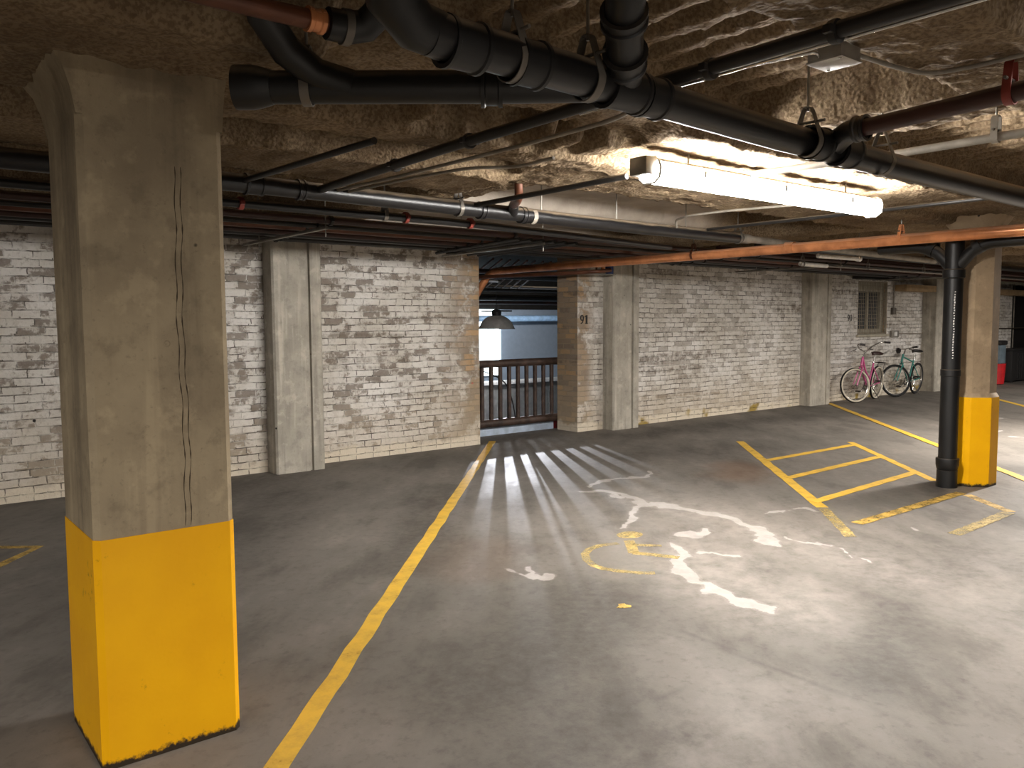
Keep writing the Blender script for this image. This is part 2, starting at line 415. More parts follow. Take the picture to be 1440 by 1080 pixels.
def axis(segs):
    out = []
    for a, b, st in segs: out.append(np.arange(a, b-1e-6, st))
    out.append(np.array([segs[-1][1]])); return np.concatenate(out)

# ================================================================== SETTING
X0, X1, Y0, Y1, H = -8.0, 30.0, -7.0, 8.75, 3.0

# ---- floor
xs = axis([(X0, -.2, .4), (-.2, 11, .03), (11, 18, .1), (18, X1, .5)])
ys = axis([(Y0, -.2, .4), (-.2, 8.6, .03), (8.6, 8.86, .13)])
FX, FY = np.meshgrid(xs, ys, indexing='ij')
def segdist(path):
    d = np.full(FX.shape, 1e3); k = 0; par = np.zeros(FX.shape); n = len(path)-1
    for i, ((ax, ay), (bx, by)) in enumerate(zip(path[:-1], path[1:])):
        vx, vy = bx-ax, by-ay; L = vx*vx+vy*vy+1e-9
        t = np.clip(((FX-ax)*vx+(FY-ay)*vy)/L, 0, 1)
        dd = np.hypot(FX-ax-t*vx, FY-ay-t*vy); m = dd < d; d = np.where(m, dd, d); par = np.where(m, (i+t)/n, par)
    return d, par
wx = (vnoise(FX*3.2, FY*3.2, 3, 6, .6)-.5)*.30
FX0, FY0 = FX, FY
FX = FX0+(vnoise(FX0*3.1, FY0*3.1, 41, 2)-.5)*.26+(vnoise(FX0*11, FY0*11, 42, 2)-.5)*.09
FY = FY0+(vnoise(FX0*3.1, FY0*3.1, 43, 2)-.5)*.26+(vnoise(FX0*11, FY0*11, 44, 2)-.5)*.09
stain = np.zeros(FX.shape)
STAINS = [
    (.050, [(5.29, 5.55), (5.59, 5.62), (5.78, 5.53), (6.08, 5.55), (6.38, 5.6)]),
    (.090, [(5.17, 5.37), (5.32, 5.27), (5.34, 5.12), (5.29, 4.96), (5.18, 4.76), (5.12, 4.61), (5.28, 4.55), (5.26, 4.35), (5.27, 4.16), (5.33, 4.03), (5.27, 3.84), (5.18, 3.63), (5.1, 3.46), (5.04, 3.34), (4.92, 3.28)]),
    (.110, [(5.08, 3.42), (5.0, 3.3), (4.86, 3.27)]),
    (.080, [(5.3, 5.18), (5.2, 5.0)]),
    (.050, [(5.14, 4.68), (4.92, 4.45), (4.64, 4.32), (4.46, 4.23)]),
    (.080, [(4.39, 3.66), (4.27, 3.48), (4.24, 3.38), (4.0, 3.29), (3.87, 3.24), (3.8, 3.09), (3.8, 3.01), (3.75, 2.89), (3.78, 2.77), (3.77, 2.65), (3.78, 2.56)]),
    (.110, [(4.2, 3.42), (4.0, 3.26), (3.85, 3.14)]),
    (.055, [(4.58, 3.76), (4.72, 3.74), (4.87, 3.76)]),
    (.060, [(4.43, 3.44), (4.52, 3.41), (4.57, 3.32)]),
    (.045, [(5.73, 3.81), (5.9, 3.77), (6.07, 3.73), (6.08, 3.61)]),
    (.020, [(3.14, 4.0), (3.18, 3.88), (3.18, 3.73), (3.27, 3.73), (3.3, 3.83)]),
    (.022, [(5.2, 3.24), (5.14, 3.05), (5.11, 2.86), (5.07, 2.68), (5.05, 2.53)]),
    (.035, [(6.04, 2.88), (6.05, 2.78), (6.05, 2.74)]),
    (.060, [(12.18, 4.57), (12.52, 4.58)]), (.06, [(11.84, 4.27), (11.88, 4.1)]), (.06, [(14.18, 5.33), (14.0, 5.16)]),
]
for w, pth in STAINS:
    d, k = segdist(pth)
    ww = w*.74*(.35+.7*vnoise(FX*2.6, FY*2.6, 9))
    stain = np.maximum(stain, 1-sstep(0, 2.6, (d+wx*.15)/ww))
FX, FY = FX0, FY0
holes = [(4.02, 3.06, .10), (3.95, 2.86, .10)]
for hx, hy, hr in holes: stain *= sstep(.55, 1.1, (np.hypot(FX-hx, FY-hy)+wx*.4)/hr)
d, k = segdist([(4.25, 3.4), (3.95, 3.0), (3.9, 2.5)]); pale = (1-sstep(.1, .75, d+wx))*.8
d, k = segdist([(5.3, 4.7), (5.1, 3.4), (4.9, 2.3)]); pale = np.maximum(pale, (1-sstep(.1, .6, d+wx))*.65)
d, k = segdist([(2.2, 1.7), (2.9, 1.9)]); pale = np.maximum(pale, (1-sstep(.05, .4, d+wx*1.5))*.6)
d, k = segdist([(4.2, 1.2), (5.4, 1.9), (6.2, 1.7)]); pale = np.maximum(pale, (1-sstep(.1, .9, d+wx*2))*.5)  # lamp sheen on the right of the floor, painted into the pale mask
dirt = np.zeros(FX.shape)
for w, s_, pth in [(.5, .6, [(2.0, 2.7), (3.2, 3.2)]), (.30, .5, [(2.6, 4.4), (3.9, 5.9)]), (.4, .5, [(1.3, 1.7), (2.2, 2.3)]),
                   (.5, .35, [(6.9, 6.6), (8.2, 5.8)]), (.22, .6, [(3.4, 1.7), (4.3, 2.1)]), (.35, .45, [(4.6, 2.3), (5.6, 2.2)]), (.12, .6, [(7.4, 3.2), (7.9, 3.5)]),
                   (.8, .5, [(1.5, 5.5), (3.0, 7.6)]), (.5, .6, [(8.3, 7.6), (12, 7.4)])]:
    d, k = segdist(pth); dirt = np.maximum(dirt, s_*(1-sstep(.15, 1.3, (d+wx)/w)))
d, k = segdist([(6.8, 4.9), (7.3, 5.2)]); rust = 1-sstep(.1, .5, d+wx)
d, k = segdist([(3.0, 4.1), (3.3, 4.4)]); rust = np.maximum(rust, .4*(1-sstep(.1, .5, d+wx)))
crack = np.zeros(FX.shape)
for pth in [[(3.16, 2.6), (3.13, 2.0), (3.11, 1.45)], [(2.51, 2.18), (2.67, 2.16)], [(.2, 5.35), (.58, 5.46), (.95, 5.55)], [(9.0, 7.6), (9.4, 7.1), (10.6, 7.0)]]:
    d, k = segdist(pth); crack = np.maximum(crack, 1-sstep(.004, .030, d+np.abs(wx)*.06))
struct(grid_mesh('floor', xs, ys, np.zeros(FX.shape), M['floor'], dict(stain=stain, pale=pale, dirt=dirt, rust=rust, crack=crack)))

# ---- ceiling: rough sprayed deck with its beams
cxs = axis([(X0, -.6, .3), (-.6, 8.6, .02), (8.6, 16, .08), (16, X1, .3)])
cys = axis([(Y0, .4, .2), (.4, 6.5, .02), (6.5, 8.34, .05)])
CX, CY = np.meshgrid(cxs, cys, indexing='ij')
e1 = (vnoise(CX*2.3, CY*2.3, 21, 5, .6)-.5)*.07; e2 = (vnoise(CX*2.7+9, CY*2.7, 22, 5, .6)-.5)*.07
SM = sstep(3.95, 4.1, CX)*sstep(4.5, 4.6, CY)*(1-sstep(7.3, 8.3, CX))
Z = np.where(CY < 3.5, 2.78, 2.93)*(1-SM)+2.74*SM
rib = .5+.5*np.sin(CX*2*PI/.19+(vnoise(CX*1.2, CY*1.2, 5)-.5)*.2)
Z -= .05*sstep(.25, .75, rib)*(1-sstep(3.0, 3.6, CY))
def beam(x0, x1, y0, y1, z, sx=.03, sy=.03):
    global Z
    m = sstep(x0-sx, x0+sx, CX+e1)*(1-sstep(x1-sx, x1+sx, CX+e1))*sstep(y0-sy, y0+sy, CY+e2)*(1-sstep(y1-sy, y1+sy, CY+e2))
    Z = np.minimum(Z, Z*(1-m)+z*m)
beam(-9, 40, 3.37, 3.63, 2.445, .03, .012)                # main girder flange over the pillar row
beam(1.2, 3.35, 2.62, 3.12, 2.565, .06, .02)
beam(3.30, 40, 2.72, 3.45, 2.49, .06, .03)
beam(-.25, 1.32, 2.52, 3.60, 2.425, .07, .06); beam(-9, -.1, 2.6, 3.6, 2.46)
for x, hw in ((2.10, .05), (2.78, .05), (2.96, .06), (3.22, .10)): beam(x-hw, x+hw, 3.12, 3.40, 2.475, .03, .03)
beam(3.36, 40, 3.78, 4.48, 2.51); beam(-9, 3.45, 4.2, 4.9, 2.468, .03, .02)
for x in (-1.4, 3.62, 8.62, 13.7, 19): beam(x-.24, x+.24, 3.5, 9, 2.52)
beam(-9, 40, 5.95, 6.35, 2.60)
beam(1.55, 40, 1.05, 1.52, 2.46)
beam(3.80, 4.35, -9, 2.8, 2.53)
beam(-9, 40, 7.95, 9, 2.50)
rough = (vnoise(CX*9, CY*9, 31, 3, .6)-.5)*.030+(vnoise(CX*2, CY*2, 32, 3)-.5)*.03
gx, gy = np.gradient(Z, cxs, cys); steep = np.clip(np.hypot(gx, gy), 0, 3)/3
lump = (vnoise(CX*19, CY*19, 33, 2, .6)-.5)*.05
FL = np.clip(sstep(3.40, 3.45, CY)*(1-sstep(3.57, 3.61, CY))*.75*(1-sstep(2.2, 3.0, CX))+sstep(4.28, 4.34, CY)*(1-sstep(4.8, 4.88, CY))*(1-sstep(3.2, 3.4, CX))*.7, 0, 1)
FL = np.maximum(FL, SM)
Z = Z+(rough*.8+lump*(.5+.5*steep))*(1-.8*FL)
struct(grid_mesh('ceiling', cxs, cys, np.maximum(Z, 2.40), M['sprayed'], dict(smooth=SM, flat=FL), flip=True))
struct(MB().box((X0-.2, Y0-.2, 3.08), (X1+.2, 18.4, 3.2)).build('trim_1', M['dim'], None, False))

# ---- back wall of painted brick with the railing opening and the window recess
w = MB()
struct(MB().box((X0, 8.20, 0), (3.31, 8.75, H)).build('wall_back_left', M['brick'], None, False)); struct(MB().box((3.31, 8.30, 0), (6.14, 8.75, H)).build('wall_back_middle', M['brick'], None, False))
w.box((7.86, 8.33, 0), (15.40, 8.75, H)); w.box((15.40, 8.33, 0), (16.56, 8.75, 1.26)); w.box((15.40, 8.33, 2.32), (16.56, 8.75, H))
w.box((15.40, 8.60, 1.26), (16.56, 8.75, 2.32)); w.box((16.56, 8.33, 0), (23.0, 8.75, H)); w.box((23.0, 8.33, 2.42), (25, 8.75, H)); w.box((25, 8.33, 0), (X1, 8.75, H))
struct(w.build('wall_back_right', M['brick'], None, False))
struct(MB().box((X0-.2, Y0-.2, 0), (X1+.2, Y0, H+.08)).build('wall_front', M['dim'], None, False))
struct(MB().box((X0-.2, Y0, 0), (X0, 8.75, H+.08)).build('wall_left', M['dim'], None, False))
struct(MB().box((X1, Y0, 0), (X1+.2, 8.75, H+.08)).build('wall_right', M['dim'], None, False))
struct(MB().box((23.0, 8.5, 0), (25, 8.6, 2.42)).build('door_1', M['blackbox'], None, False))
struct(MB().box((16.8, 8.05, 2.14), (X1, 8.33, 2.27), .01).build('trim_2', M['tanwood']))

# ---- beyond the opening: lower level, parapet, far wall
struct(MB().box((3.5, 8.86, -1.3), (22, 16.4, -1.2)).build('trim_3', M['bluefloor'], None, False))
struct(MB().box((3.5, 8.76, -1.2), (22, 8.86, -.004)).build('trim_4', M['parapet'], None, False))
par = MB().box((4.5, 12.5, -1.2), (20, 12.7, .34)); struct(par.build('trim_5', M['parapet'], None, False))
struct(MB().box((4.5, 12.44, .34), (20, 12.76, .40), .01).build('trim_6', M['white']))
struct(MB().box((4, 16.2, -1.2), (10.2, 16.4, 1.86)).box((12.66, 16.2, -1.2), (22, 16.4, 1.86)).box((10.2, 16.2, -1.2), (12.66, 16.4, .2)).build('wall_far', M['farwall'], None, False))
struct(MB().box((4, 16.1, 1.86), (22, 16.4, 2.62)).build('trim_9', M['nearblack'], None, False))
struct(MB().box((3.3, 8.75, -1.2), (3.5, 16.4, 2.8)).box((22, 8.75, -1.2), (22.2, 16.4, 2.8)).build('wall_side', M['dim'], None, False))
w2 = struct(MB().box((10.2, 16.28, .2), (12.66, 16.31, 1.86)).build('window_2', M['daylight'], None, False))
MB().box((11.86, 16.2, .2), (11.90, 16.3, 1.86)).box((10.2, 16.2, .18), (12.68, 16.32, .22)).box((10.2, 16.2, 1.62), (12.68, 16.3, 1.65)).build('window_frame', M['farwall'], w2, False)
struct(MB().box((3.5, 8.75, 2.62), (22, 16.4, 2.72)).build('trim_7', M['nearblack'], None, False))

# ================================================================== PILLARS
P1 = thing('concrete_pillar', 'square concrete pillar with yellow painted foot in the left foreground', 'pillar', (.85, 3.27, 0))
def chamfer_square(x0, y0, x1, y1, z0, z1, c, mb=None, nz=1, top=0.0):
    mb = mb or MB()
    poly = [(x0+c, y0), (x1-c, y0), (x1, y0+c), (x1, y1-c), (x1-c, y1), (x0+c, y1), (x0, y1-c), (x0, y0+c)]
    mb.prism(poly, (0, 0, z0), (1, 0, 0), (0, 1, 0), (0, 0, 1), z1-z0); return mb
chamfer_square(.603, 3.022, 1.083, 3.522, .0, 2.43, .022).build('shaft', M['concrete'], P1, True, 25)
pb = chamfer_square(.600, 3.019, 1.086, 3.525, 0.0, .812, .022).build('painted_base', M['yellow'], P1, True, 25); pb['label'] = 'glossy yellow painted lower part'
cap = MB(); cs = []
for z, g in ((2.24, -.004), (2.32, .010), (2.39, .032), (2.45, .07), (2.56, .10)):
    cs.append([(.6-g, 3.022-g*.12, z), (1.085+g*.3, 3.022-g*.12, z), (1.085+g*.3, 3.525+g, z), (.6-g, 3.525+g, z)])
vs = [p for r_ in cs for p in r_]
cap.add(vs, [(i*4+k, i*4+(k+1) % 4, (i+1)*4+(k+1) % 4, (i+1)*4+k) for i in range(len(cs)-1) for k in range(4)])
cap.build('capital', M['concrete'], P1, True, 60)
seam = MB()
for x in (.905, .925):
    pts = [(x+.004*math.sin(z*7)+.003*math.sin(z*31), 3.0218, z) for z in np.linspace(.82, 2.1, 60)]
    seam.tube(pts, [.0006+abs(.0022*math.sin(i*1.7)*math.sin(i*.61)) for i in range(60)], 6)
seam.build('formwork_seam', simple('seam_dark', lin(70, 58, 44), .9), P1)

P2 = thing('concrete_column', 'octagonal tan concrete column with yellow painted foot behind the black riser', 'column', (8.19, 3.31, 0))
def octo(D, z0, z1, bev=0, seg=8):
    r_ = D/2/math.cos(PI/8)
    return [(8.207+r_*math.cos(PI/8+k*PI/4), 3.292+r_*math.sin(PI/8+k*PI/4)) for k in range(8)]
c = MB(); c.prism(octo(.375, 0, 0), (0, 0, .84), (1, 0, 0), (0, 1, 0), (0, 0, 1), 1.66); c.build('shaft', M['column'], P2, True, 20)
c = MB(); rings = []
for z, D in ((.0, .425), (.80, .425), (.832, .42), (.845, .405), (.87, .375)): rings.append([(x, y, z) for x, y in octo(D, 0, 0)])
c.add([p for r_ in rings[:3] for p in r_], [(i*8+k, i*8+(k+1) % 8, (i+1)*8+(k+1) % 8, (i+1)*8+k) for i in range(2) for k in range(8)]+[tuple(range(8))[::-1], tuple(range(16, 24))])
pb = c.build('painted_base', M['yellow'], P2, True, 20); pb['label'] = 'glossy yellow painted lower part'
c = MB(); c.add([p for r_ in rings[2:] for p in r_], [(i*8+k, i*8+(k+1) % 8, (i+1)*8+(k+1) % 8, (i+1)*8+k) for i in range(2) for k in range(8)])
c.build('mortar_collar', M['column'], P2, True, 60)
c = MB(); rr = [[(x, y, z) for x, y in octo(D, 0, 0)] for z, D in ((2.30, .378), (2.38, .40), (2.45, .5), (2.55, .6))]
c.add([p for r_ in rr for p in r_], [(i*8+k, i*8+(k+1) % 8, (i+1)*8+(k+1) % 8, (i+1)*8+k) for i in range(3) for k in range(8)]); c.build('capital', M['column'], P2, True, 60)

def pilaster(x0, x1, yf, yw, label, strip=True):
    p = thing('concrete_pilaster', label, 'pilaster', ((x0+x1)/2, yw, 0))
    b = MB(); c_ = .02
    poly = [(x0, yw), (x0, yf+c_), (x0+c_, yf), (x1-.17, yf), (x1-.165, yf+.035), (x1-.135, yf+.035), (x1-.13, yf), (x1-c_, yf), (x1, yf+c_), (x1, yw)] if strip else \
           [(x0, yw), (x0, yf+c_), (x0+c_, yf), (x1-c_, yf), (x1, yf+c_), (x1, yw)]
    b.prism(poly, (0, 0, .001), (1, 0, 0), (0, 1, 0), (0, 0, 1), 2.50)
    b.build('shaft', M['pale_concrete'], p, True, 20)
    return p
pilaster(3.31, 3.85, 7.97, 8.30, 'concrete pilaster with a vertical groove between the foreground pillar and the railing opening')
pilaster(8.36, 8.90, 8.12, 8.33, 'concrete pilaster right of the black number 91')
pilaster(13.42, 14.06, 8.10, 8.33, 'concrete pilaster just left of the pink bicycle')
pilaster(18.12, 18.72, 8.02, 8.33, 'concrete pilaster seen just left of the black riser pipe')

# ================================================================== FLOOR MARKINGS
def strip(mb, pts, w0, z0=.0006, th=.0016):
    pts = [Vector((x, y, 0)) for x, y in pts]; n = len(pts); L = []; R = []
    for i in range(n):
        a = pts[max(0, i-1)]; b = pts[min(n-1, i+1)]; t = (b-a).normalized(); nn = Vector((-t.y, t.x, 0))
        ww = w0[i] if hasattr(w0, '__len__') else w0
        L.append(pts[i]+nn*ww/2); R.append(pts[i]-nn*ww/2)
    vs = []
    for p in L+R: vs.append((p.x, p.y, z0+th))
    for p in L+R: vs.append((p.x, p.y, z0))
    N = 2*n; fs = []
    for i in range(n-1):
        fs += [(i, i+1, n+i+1, n+i), (N+i, N+n+i, N+n+i+1, N+i+1), (i, N+i, N+i+1, i+1), (n+i, n+i+1, N+n+i+1, N+n+i)]
    fs += [(0, n, N+n, N), (n-1, N+n-1, N+2*n-1, 2*n-1)]
    return mb.add(vs, fs)
def fine(a, b, n=24, wob=.004):
    return [(a[0]+(b[0]-a[0])*i/n+wob*math.sin(i*2.1), a[1]+(b[1]-a[1])*i/n+wob*math.cos(i*1.7)) for i in range(n+1)]
def line(pts, w0, label, mat='line'):
    o = strip(MB(), pts, w0, .0046 if 'behind the yellow' in label else .0006).build('parking_line', M[mat], None, False); return tag(o, label, 'line marking')
line(fine((6.43, 8.42), (0.1, 1.62), 60), .088, 'long yellow parking line running from the brick wall past the foreground pillar')
line(fine((14.16, 8.18), (8.1, 2.35), 50), .10, 'yellow parking line running from the bicycles behind the yellow-footed column')
line(fine((17.34, 6.5), (13.0, 3.0), 30), .11, 'far yellow parking line at the right edge beyond the column')
v = line([(.1, 6.98), (.49, 6.8), (.93, 6.45), (.66, 6.12), (.35, 5.76)], .075, 'yellow paint chevron on the floor left of the foreground pillar', 'faded')
hb = thing('hatched_box', 'yellow hatched floor box of ladder stripes in front of the black riser', 'line marking', (7.4, 4.2, 0))
strip(MB(), fine((8.83, 6.32), (6.2, 3.62)), .10).build('side_stripe', M['line'], hb, False)
strip(MB(), fine((6.16, 3.58), (5.50, 2.98), 12), .085).build('side_stripe', M['ghost'], hb, False)['label'] = 'worn faint end of the stripe'
strip(MB(), fine((9.82, 5.36), (8.06, 3.54)), .085).build('side_stripe', M['line'], hb, False)
strip(MB(), fine((7.62, 3.06), (7.2, 2.56), 10), .085).build('side_stripe', M['faded'], hb, False)
for a, b, m_ in [((7.84, 5.25), (9.62, 5.22), 'line'), ((7.12, 4.52), (9.0, 4.57), 'line'), ((6.32, 3.77), (8.38, 3.86), 'line'), ((5.90, 3.15), (7.66, 3.13), 'faded'), ((6.13, 2.54), (7.16, 2.56), 'ghost')]:
    strip(MB(), fine(a, b), .095, .0026).build('cross_stripe', M[m_], hb, False)
ws = thing('wheelchair_symbol', 'faded yellow wheelchair symbol painted on the open bay floor', 'floor symbol', (4.0, 3.75, 0))
hp = [(4.33+.105*math.cos(a), 4.035+.085*math.sin(a)) for a in np.linspace(0, 2*PI, 22)[:-1]]
MB().prism(hp, (0, 0, .0006), (1, 0, 0), (0, 1, 0), (0, 0, 1), .0016).build('head', M['ghost'], ws, False)
strip(MB(), [(4.21, 3.93), (4.10, 3.80), (4.0, 3.69)], .075).build('body', M['ghost'], ws, False)
strip(MB(), [(4.14, 3.85), (4.20, 3.78), (4.28, 3.69)], .05).build('arm', M['ghost'], ws, False)
strip(MB(), [(4.0, 3.70), (4.08, 3.57), (4.15, 3.43)], .065).build('seat', M['ghost'], ws, False)
strip(MB(), [(4.10, 3.93), (3.95, 3.97), (3.84, 3.95), (3.74, 3.89), (3.65, 3.78), (3.60, 3.66), (3.60, 3.57), (3.64, 3.47), (3.70, 3.38), (3.78, 3.31)], .055).build('wheel', M['ghost'], ws, False)
o = MB().prism([(3.15, 3.03), (3.18, 3.0), (3.22, 2.985), (3.24, 3.005), (3.225, 3.03), (3.235, 3.05), (3.20, 3.065), (3.185, 3.045)], (0, 0, .0006), (1, 0, 0), (0, 1, 0), (0, 0, 1), .0016).build('paint_fleck', M['faded'], None, False); tag(o, 'small stray fleck of yellow paint below the wheelchair symbol', 'paint mark')

# ================================================================== PIPES
def hanger(parent, c, ax, r, top=None, mat='strap', rodmat='galv', w_=.03, rod=True):
    if top is None: top = 2.92 if c[1] > 3.6 else 2.77
    c = Vector(c); ax = Vector(ax).normalized(); sd = Vector((0, 0, 1)).cross(ax).normalized(); up = ax.cross(sd)
    if up.z < 0: up = -up
    pts = []
    R_ = r+.004
    hgt = r+.075
    pts.append(c+up*hgt-sd*.012); pts.append(c+up*(hgt-.01)-sd*.02)
    for k in range(15):
        a = PI+PI*k/14*1.0; pts.append(c+sd*(R_*math.cos(a))+up*(R_*math.sin(a)))
    pts.append(c+up*(hgt-.01)+sd*.02); pts.append(c+up*hgt+sd*.012)
    pts.append(c+up*hgt-sd*.012)
    h = MB().ribbon(pts, w_, .004, ax).build('hanger', M[mat], parent)
    if rod: MB().tube([c+up*(hgt-.015), (c+up*hgt).xy.to_3d()+Vector((0, 0, top))], .0055, 8).build('hanger_rod', M[rodmat], h)
    b = c+up*(r+.012)
    MB().tube([b-sd*(R_+.012), b+sd*(R_+.012)], .006, 8).build('hanger_bolt', M['strap'], h)
    return h
def ringp(parent, c, ax, r, l, mat, name='coupling', lip=.008):
    c = Vector(c); ax = Vector(ax).normalized()
    MB().lathe([(r, -l/2), (r+lip, -l/2), (r+lip, -l/2+.012), (r+lip*.55, -l/2+.016), (r+lip*.55, l/2-.016), (r+lip, l/2-.012), (r+lip, l/2), (r, l/2)], 22, c, ax).build(name, M[mat], parent)
def clampring(parent, c, ax, r, mat='redclamp', w_=.03):
    c = Vector(c); ax = Vector(ax).normalized()
    h = MB().lathe([(r-.002, -w_/2), (r+.012, -w_/2), (r+.014, 0), (r+.012, w_/2), (r-.002, w_/2)], 20, c, ax)
    sd = Vector((0, 0, 1)).cross(ax).normalized()
    for s_ in (-1, 1):
        p = c+sd*s_*(r+.012); h.box(p-Vector((.014, .014, .012)), p+Vector((.014, .014, .012)), .003)
    h.build('clamp', M[mat], parent)
def pipe(label, pts, r, mat, cat='pipe', name='pipe', rad=.12, seg=18, part='pipe_run'):
    p = [Vector(q) for q in pts]; t = thing(name, label, cat, tuple(p[0]))
    MB().tube(bend(p, rad) if len(p) > 2 else p, r, seg).build(part, M[mat], t); return t
XA, YA = (1, 0, 0), (0, 1, 0)

# --- main black drain along X above the bay
dr = thing('drain_main', 'thick black drain main with dusty top crossing overhead in front of the strip light', 'pipe', (1.3, 1.95, 2.31))
yd = lambda x: 1.90+.033*(x-1.2) if x < 4 else 1.992
MB().tube([(1.24, 1.90, 2.325), (2.0, 1.93, 2.318), (3.0, 1.99, 2.31), (4, 2.02, 2.305), (7.4, 2.02, 2.295)], .060, 26).build('pipe_run', M['black'], dr)
for x, l in ((1.36, .12), (1.60, .10), (2.02, .16), (2.16, .10), (3.26, .10), (3.50, .13)): ringp(dr, (x, 1.90+.033*(x-1.2)+.003, 2.318-.006*(x-1.2)), XA, .060, l, 'blackclean', 'coupling', .013)
for x in (1.545, 1.86, 3.19, 3.86): hanger(dr, (x, 1.90+.033*(x-1.2)+.003, 2.317-.005*(x-1.2)), XA, .062)
hanger(dr, (6.2, 2.02, 2.295), XA, .062)
# riser fitting: stack of hubs coming down to the main
rp = [Vector(p) for p in ((1.60, 1.52, 2.72), (1.66, 1.56, 2.60), (1.72, 1.62, 2.52), (1.82, 1.73, 2.445), (1.94, 1.84, 2.375), (2.04, 1.94, 2.325))]
MB().tube(rp, [.056, .056, .058, .058, .058, .058], 24).build('drop_pipe', M['blackclean'], dr)
for k, (a, b) in enumerate(((.18, 0), (.40, 0), (.60, 0), (.80, 0))):
    i = a*(len(rp)-1); j = int(i); p = rp[j].lerp(rp[j+1], i-j); ringp(dr, p, rp[j+1]-rp[j], .058, .07 if k % 2 else .05, 'blackclean', 'hub', .014)
# left elbow of the main, rising out of the picture
el = [Vector(p) for p in ((1.30, 1.91, 2.325), (1.20, 1.90, 2.335), (1.11, 1.86, 2.375), (1.06, 1.80, 2.45), (1.02, 1.74, 2.56), (.98, 1.70, 2.72))]
MB().tube(el, [.062, .066, .07, .07, .066, .062], 24).build('elbow', M['blackclean'], dr)
ringp(dr, el[2].lerp(el[3], .6), el[3]-el[2], .068, .05, 'blackclean', 'hub', .014); ringp(dr, el[4], el[4]-el[3], .062, .05, 'blackclean', 'hub', .014)
# wye of the rusty branch
wy = [(3.46, 2.03, 2.305), (3.38, 1.93, 2.335), (3.29, 1.84, 2.335), (3.26, 1.76, 2.332)]
MB().tube(wy, [.05, .05, .046, .044], 20).build('wye_branch', M['black'], dr)
ringp(dr, (3.262, 1.77, 2.332), YA, .044, .05, 'black', 'hub', .01)
br = pipe('dark reddish brown branch pipe joining the drain main from the right', [(3.262, 1.80, 2.332), (3.21, 1.1, 2.345), (3.14, -.4, 2.365)], .034, 'maroon', rad=.02)
hanger(br, (3.218, 1.20, 2.343), YA, .035, mat='redclamp')

# --- left black pipe with hubs at the pillar
lb = thing('drain_branch', 'black drain branch with wide hub ending beside the foreground pillar head', 'pipe', (1.0, 2.66, 2.31))
bp = [(1.075, 2.625, 2.312), (1.45, 2.33, 2.312), (1.72, 2.12, 2.312), (1.95, 1.95, 2.318)]
MB().tube(bp, .052, 24).build('pipe_run', M['blackclean'], lb)
ax_ = Vector(bp[1])-Vector(bp[0]); ax_.normalize()
MB().tube([Vector(bp[0])-ax_*.085, Vector(bp[0])-ax_*.03, Vector(bp[0]), Vector(bp[0])+ax_*.035], [.070, .070, .064, .054], 24).build('hub', M['blackclean'], lb)
ringp(lb, (1.66, 2.165, 2.312), ax_, .052, .07, 'blackclean', 'coupling', .014)
hanger(lb, (1.19, 2.535, 2.312), ax_, .054)
ev = [Vector(p) for p in ((1.30, 2.44, 2.315), (1.20, 2.49, 2.345), (1.10, 2.49, 2.40), (1.01, 2.44, 2.47), (.97, 2.40, 2.56), (.96, 2.38, 2.70))]
MB().tube(ev, .050, 22).build('elbow', M['blackclean'], lb)

cpx = pipe('dark copper pipe at the top left edge ending in a black hub', [(.3, 2.27, 2.425), (.95, 2.255, 2.42), (1.12, 2.25, 2.42)], .028, 'brown', rad=.02)
ringp(cpx, (1.085, 2.251, 2.42), XA, .028, .05, 'copper', 'coupling', .008)
hv = thing('drain_fitting', 'short black drain fitting with a steel band near the top edge', 'pipe fitting', (1.17, 2.24, 2.42))
MB().tube([(1.122, 2.25, 2.42), (1.19, 2.245, 2.42), (1.235, 2.225, 2.43), (1.255, 2.18, 2.46), (1.255, 2.13, 2.52), (1.25, 2.10, 2.70)], [.046, .047, .047, .046, .044, .044], 22).build('body', M['blackclean'], hv)
MB().lathe([(.048, -.012), (.052, -.012), (.052, .012), (.048, .012)], 22, (1.18, 2.246, 2.42), (1, -.1, 0)).build('steel_band', M['strap'], hv)

# --- thin pipes and conduits running towards the wall
h1 = pipe('long thin dark pipe passing over the drain main and under the girder toward the wall', [(2.33, -.5, 2.405), (2.28, 1.99, 2.395), (2.28, 3.3, 2.390), (2.37, 5.2, 2.392)], .025, 'darkiron', rad=.05)
for y in (1.33, 1.78, 3.16, 3.88): clampring(h1, (2.29 if y < 3.3 else 2.32, y, 2.393), YA, .023, 'darkiron', .025)
pipe('thin dark pipe emerging under the girder left of the longer one', [(1.95, 3.45, 2.40), (1.90, 4.1, 2.395), (1.84, 5.1, 2.395)], .017, 'darkiron', rad=.05)
pipe('grey conduit from behind the drain main curving toward the wall', [(2.45, 2.1, 2.42), (2.57, 2.5, 2.405), (2.58, 3.15, 2.405), (2.53, 4.2, 2.40), (2.47, 5.0, 2.40)], .010, 'greypipe', rad=.1, name='conduit', cat='conduit')
pipe('bent grey conduit crossing under the girder beside the straight one', [(2.94, 3.30, 2.415), (2.93, 3.62, 2.41), (2.72, 3.74, 2.405), (2.62, 4.2, 2.40), (2.55, 5.0, 2.40)], .009, 'greypipe', rad=.12, name='conduit', cat='conduit')
pipe('bright steel conduit running beside the thin dark pipe to the junction box', [(2.345, 2.30, 2.415), (2.40, 1.80, 2.412), (2.47, 1.50, 2.415), (2.535, 1.53, 2.42)], .006, 'chrome', rad=.08, name='conduit', cat='conduit')
pipe('second bright steel conduit strapped below the thin dark pipe', [(2.325, 2.45, 2.382), (2.365, .4, 2.388)], .006, 'chrome', name='conduit', cat='conduit')
jb = thing('junction_box', 'square grey steel junction box under the ceiling at upper right', 'electrical box', (2.6, 1.50, 2.44))
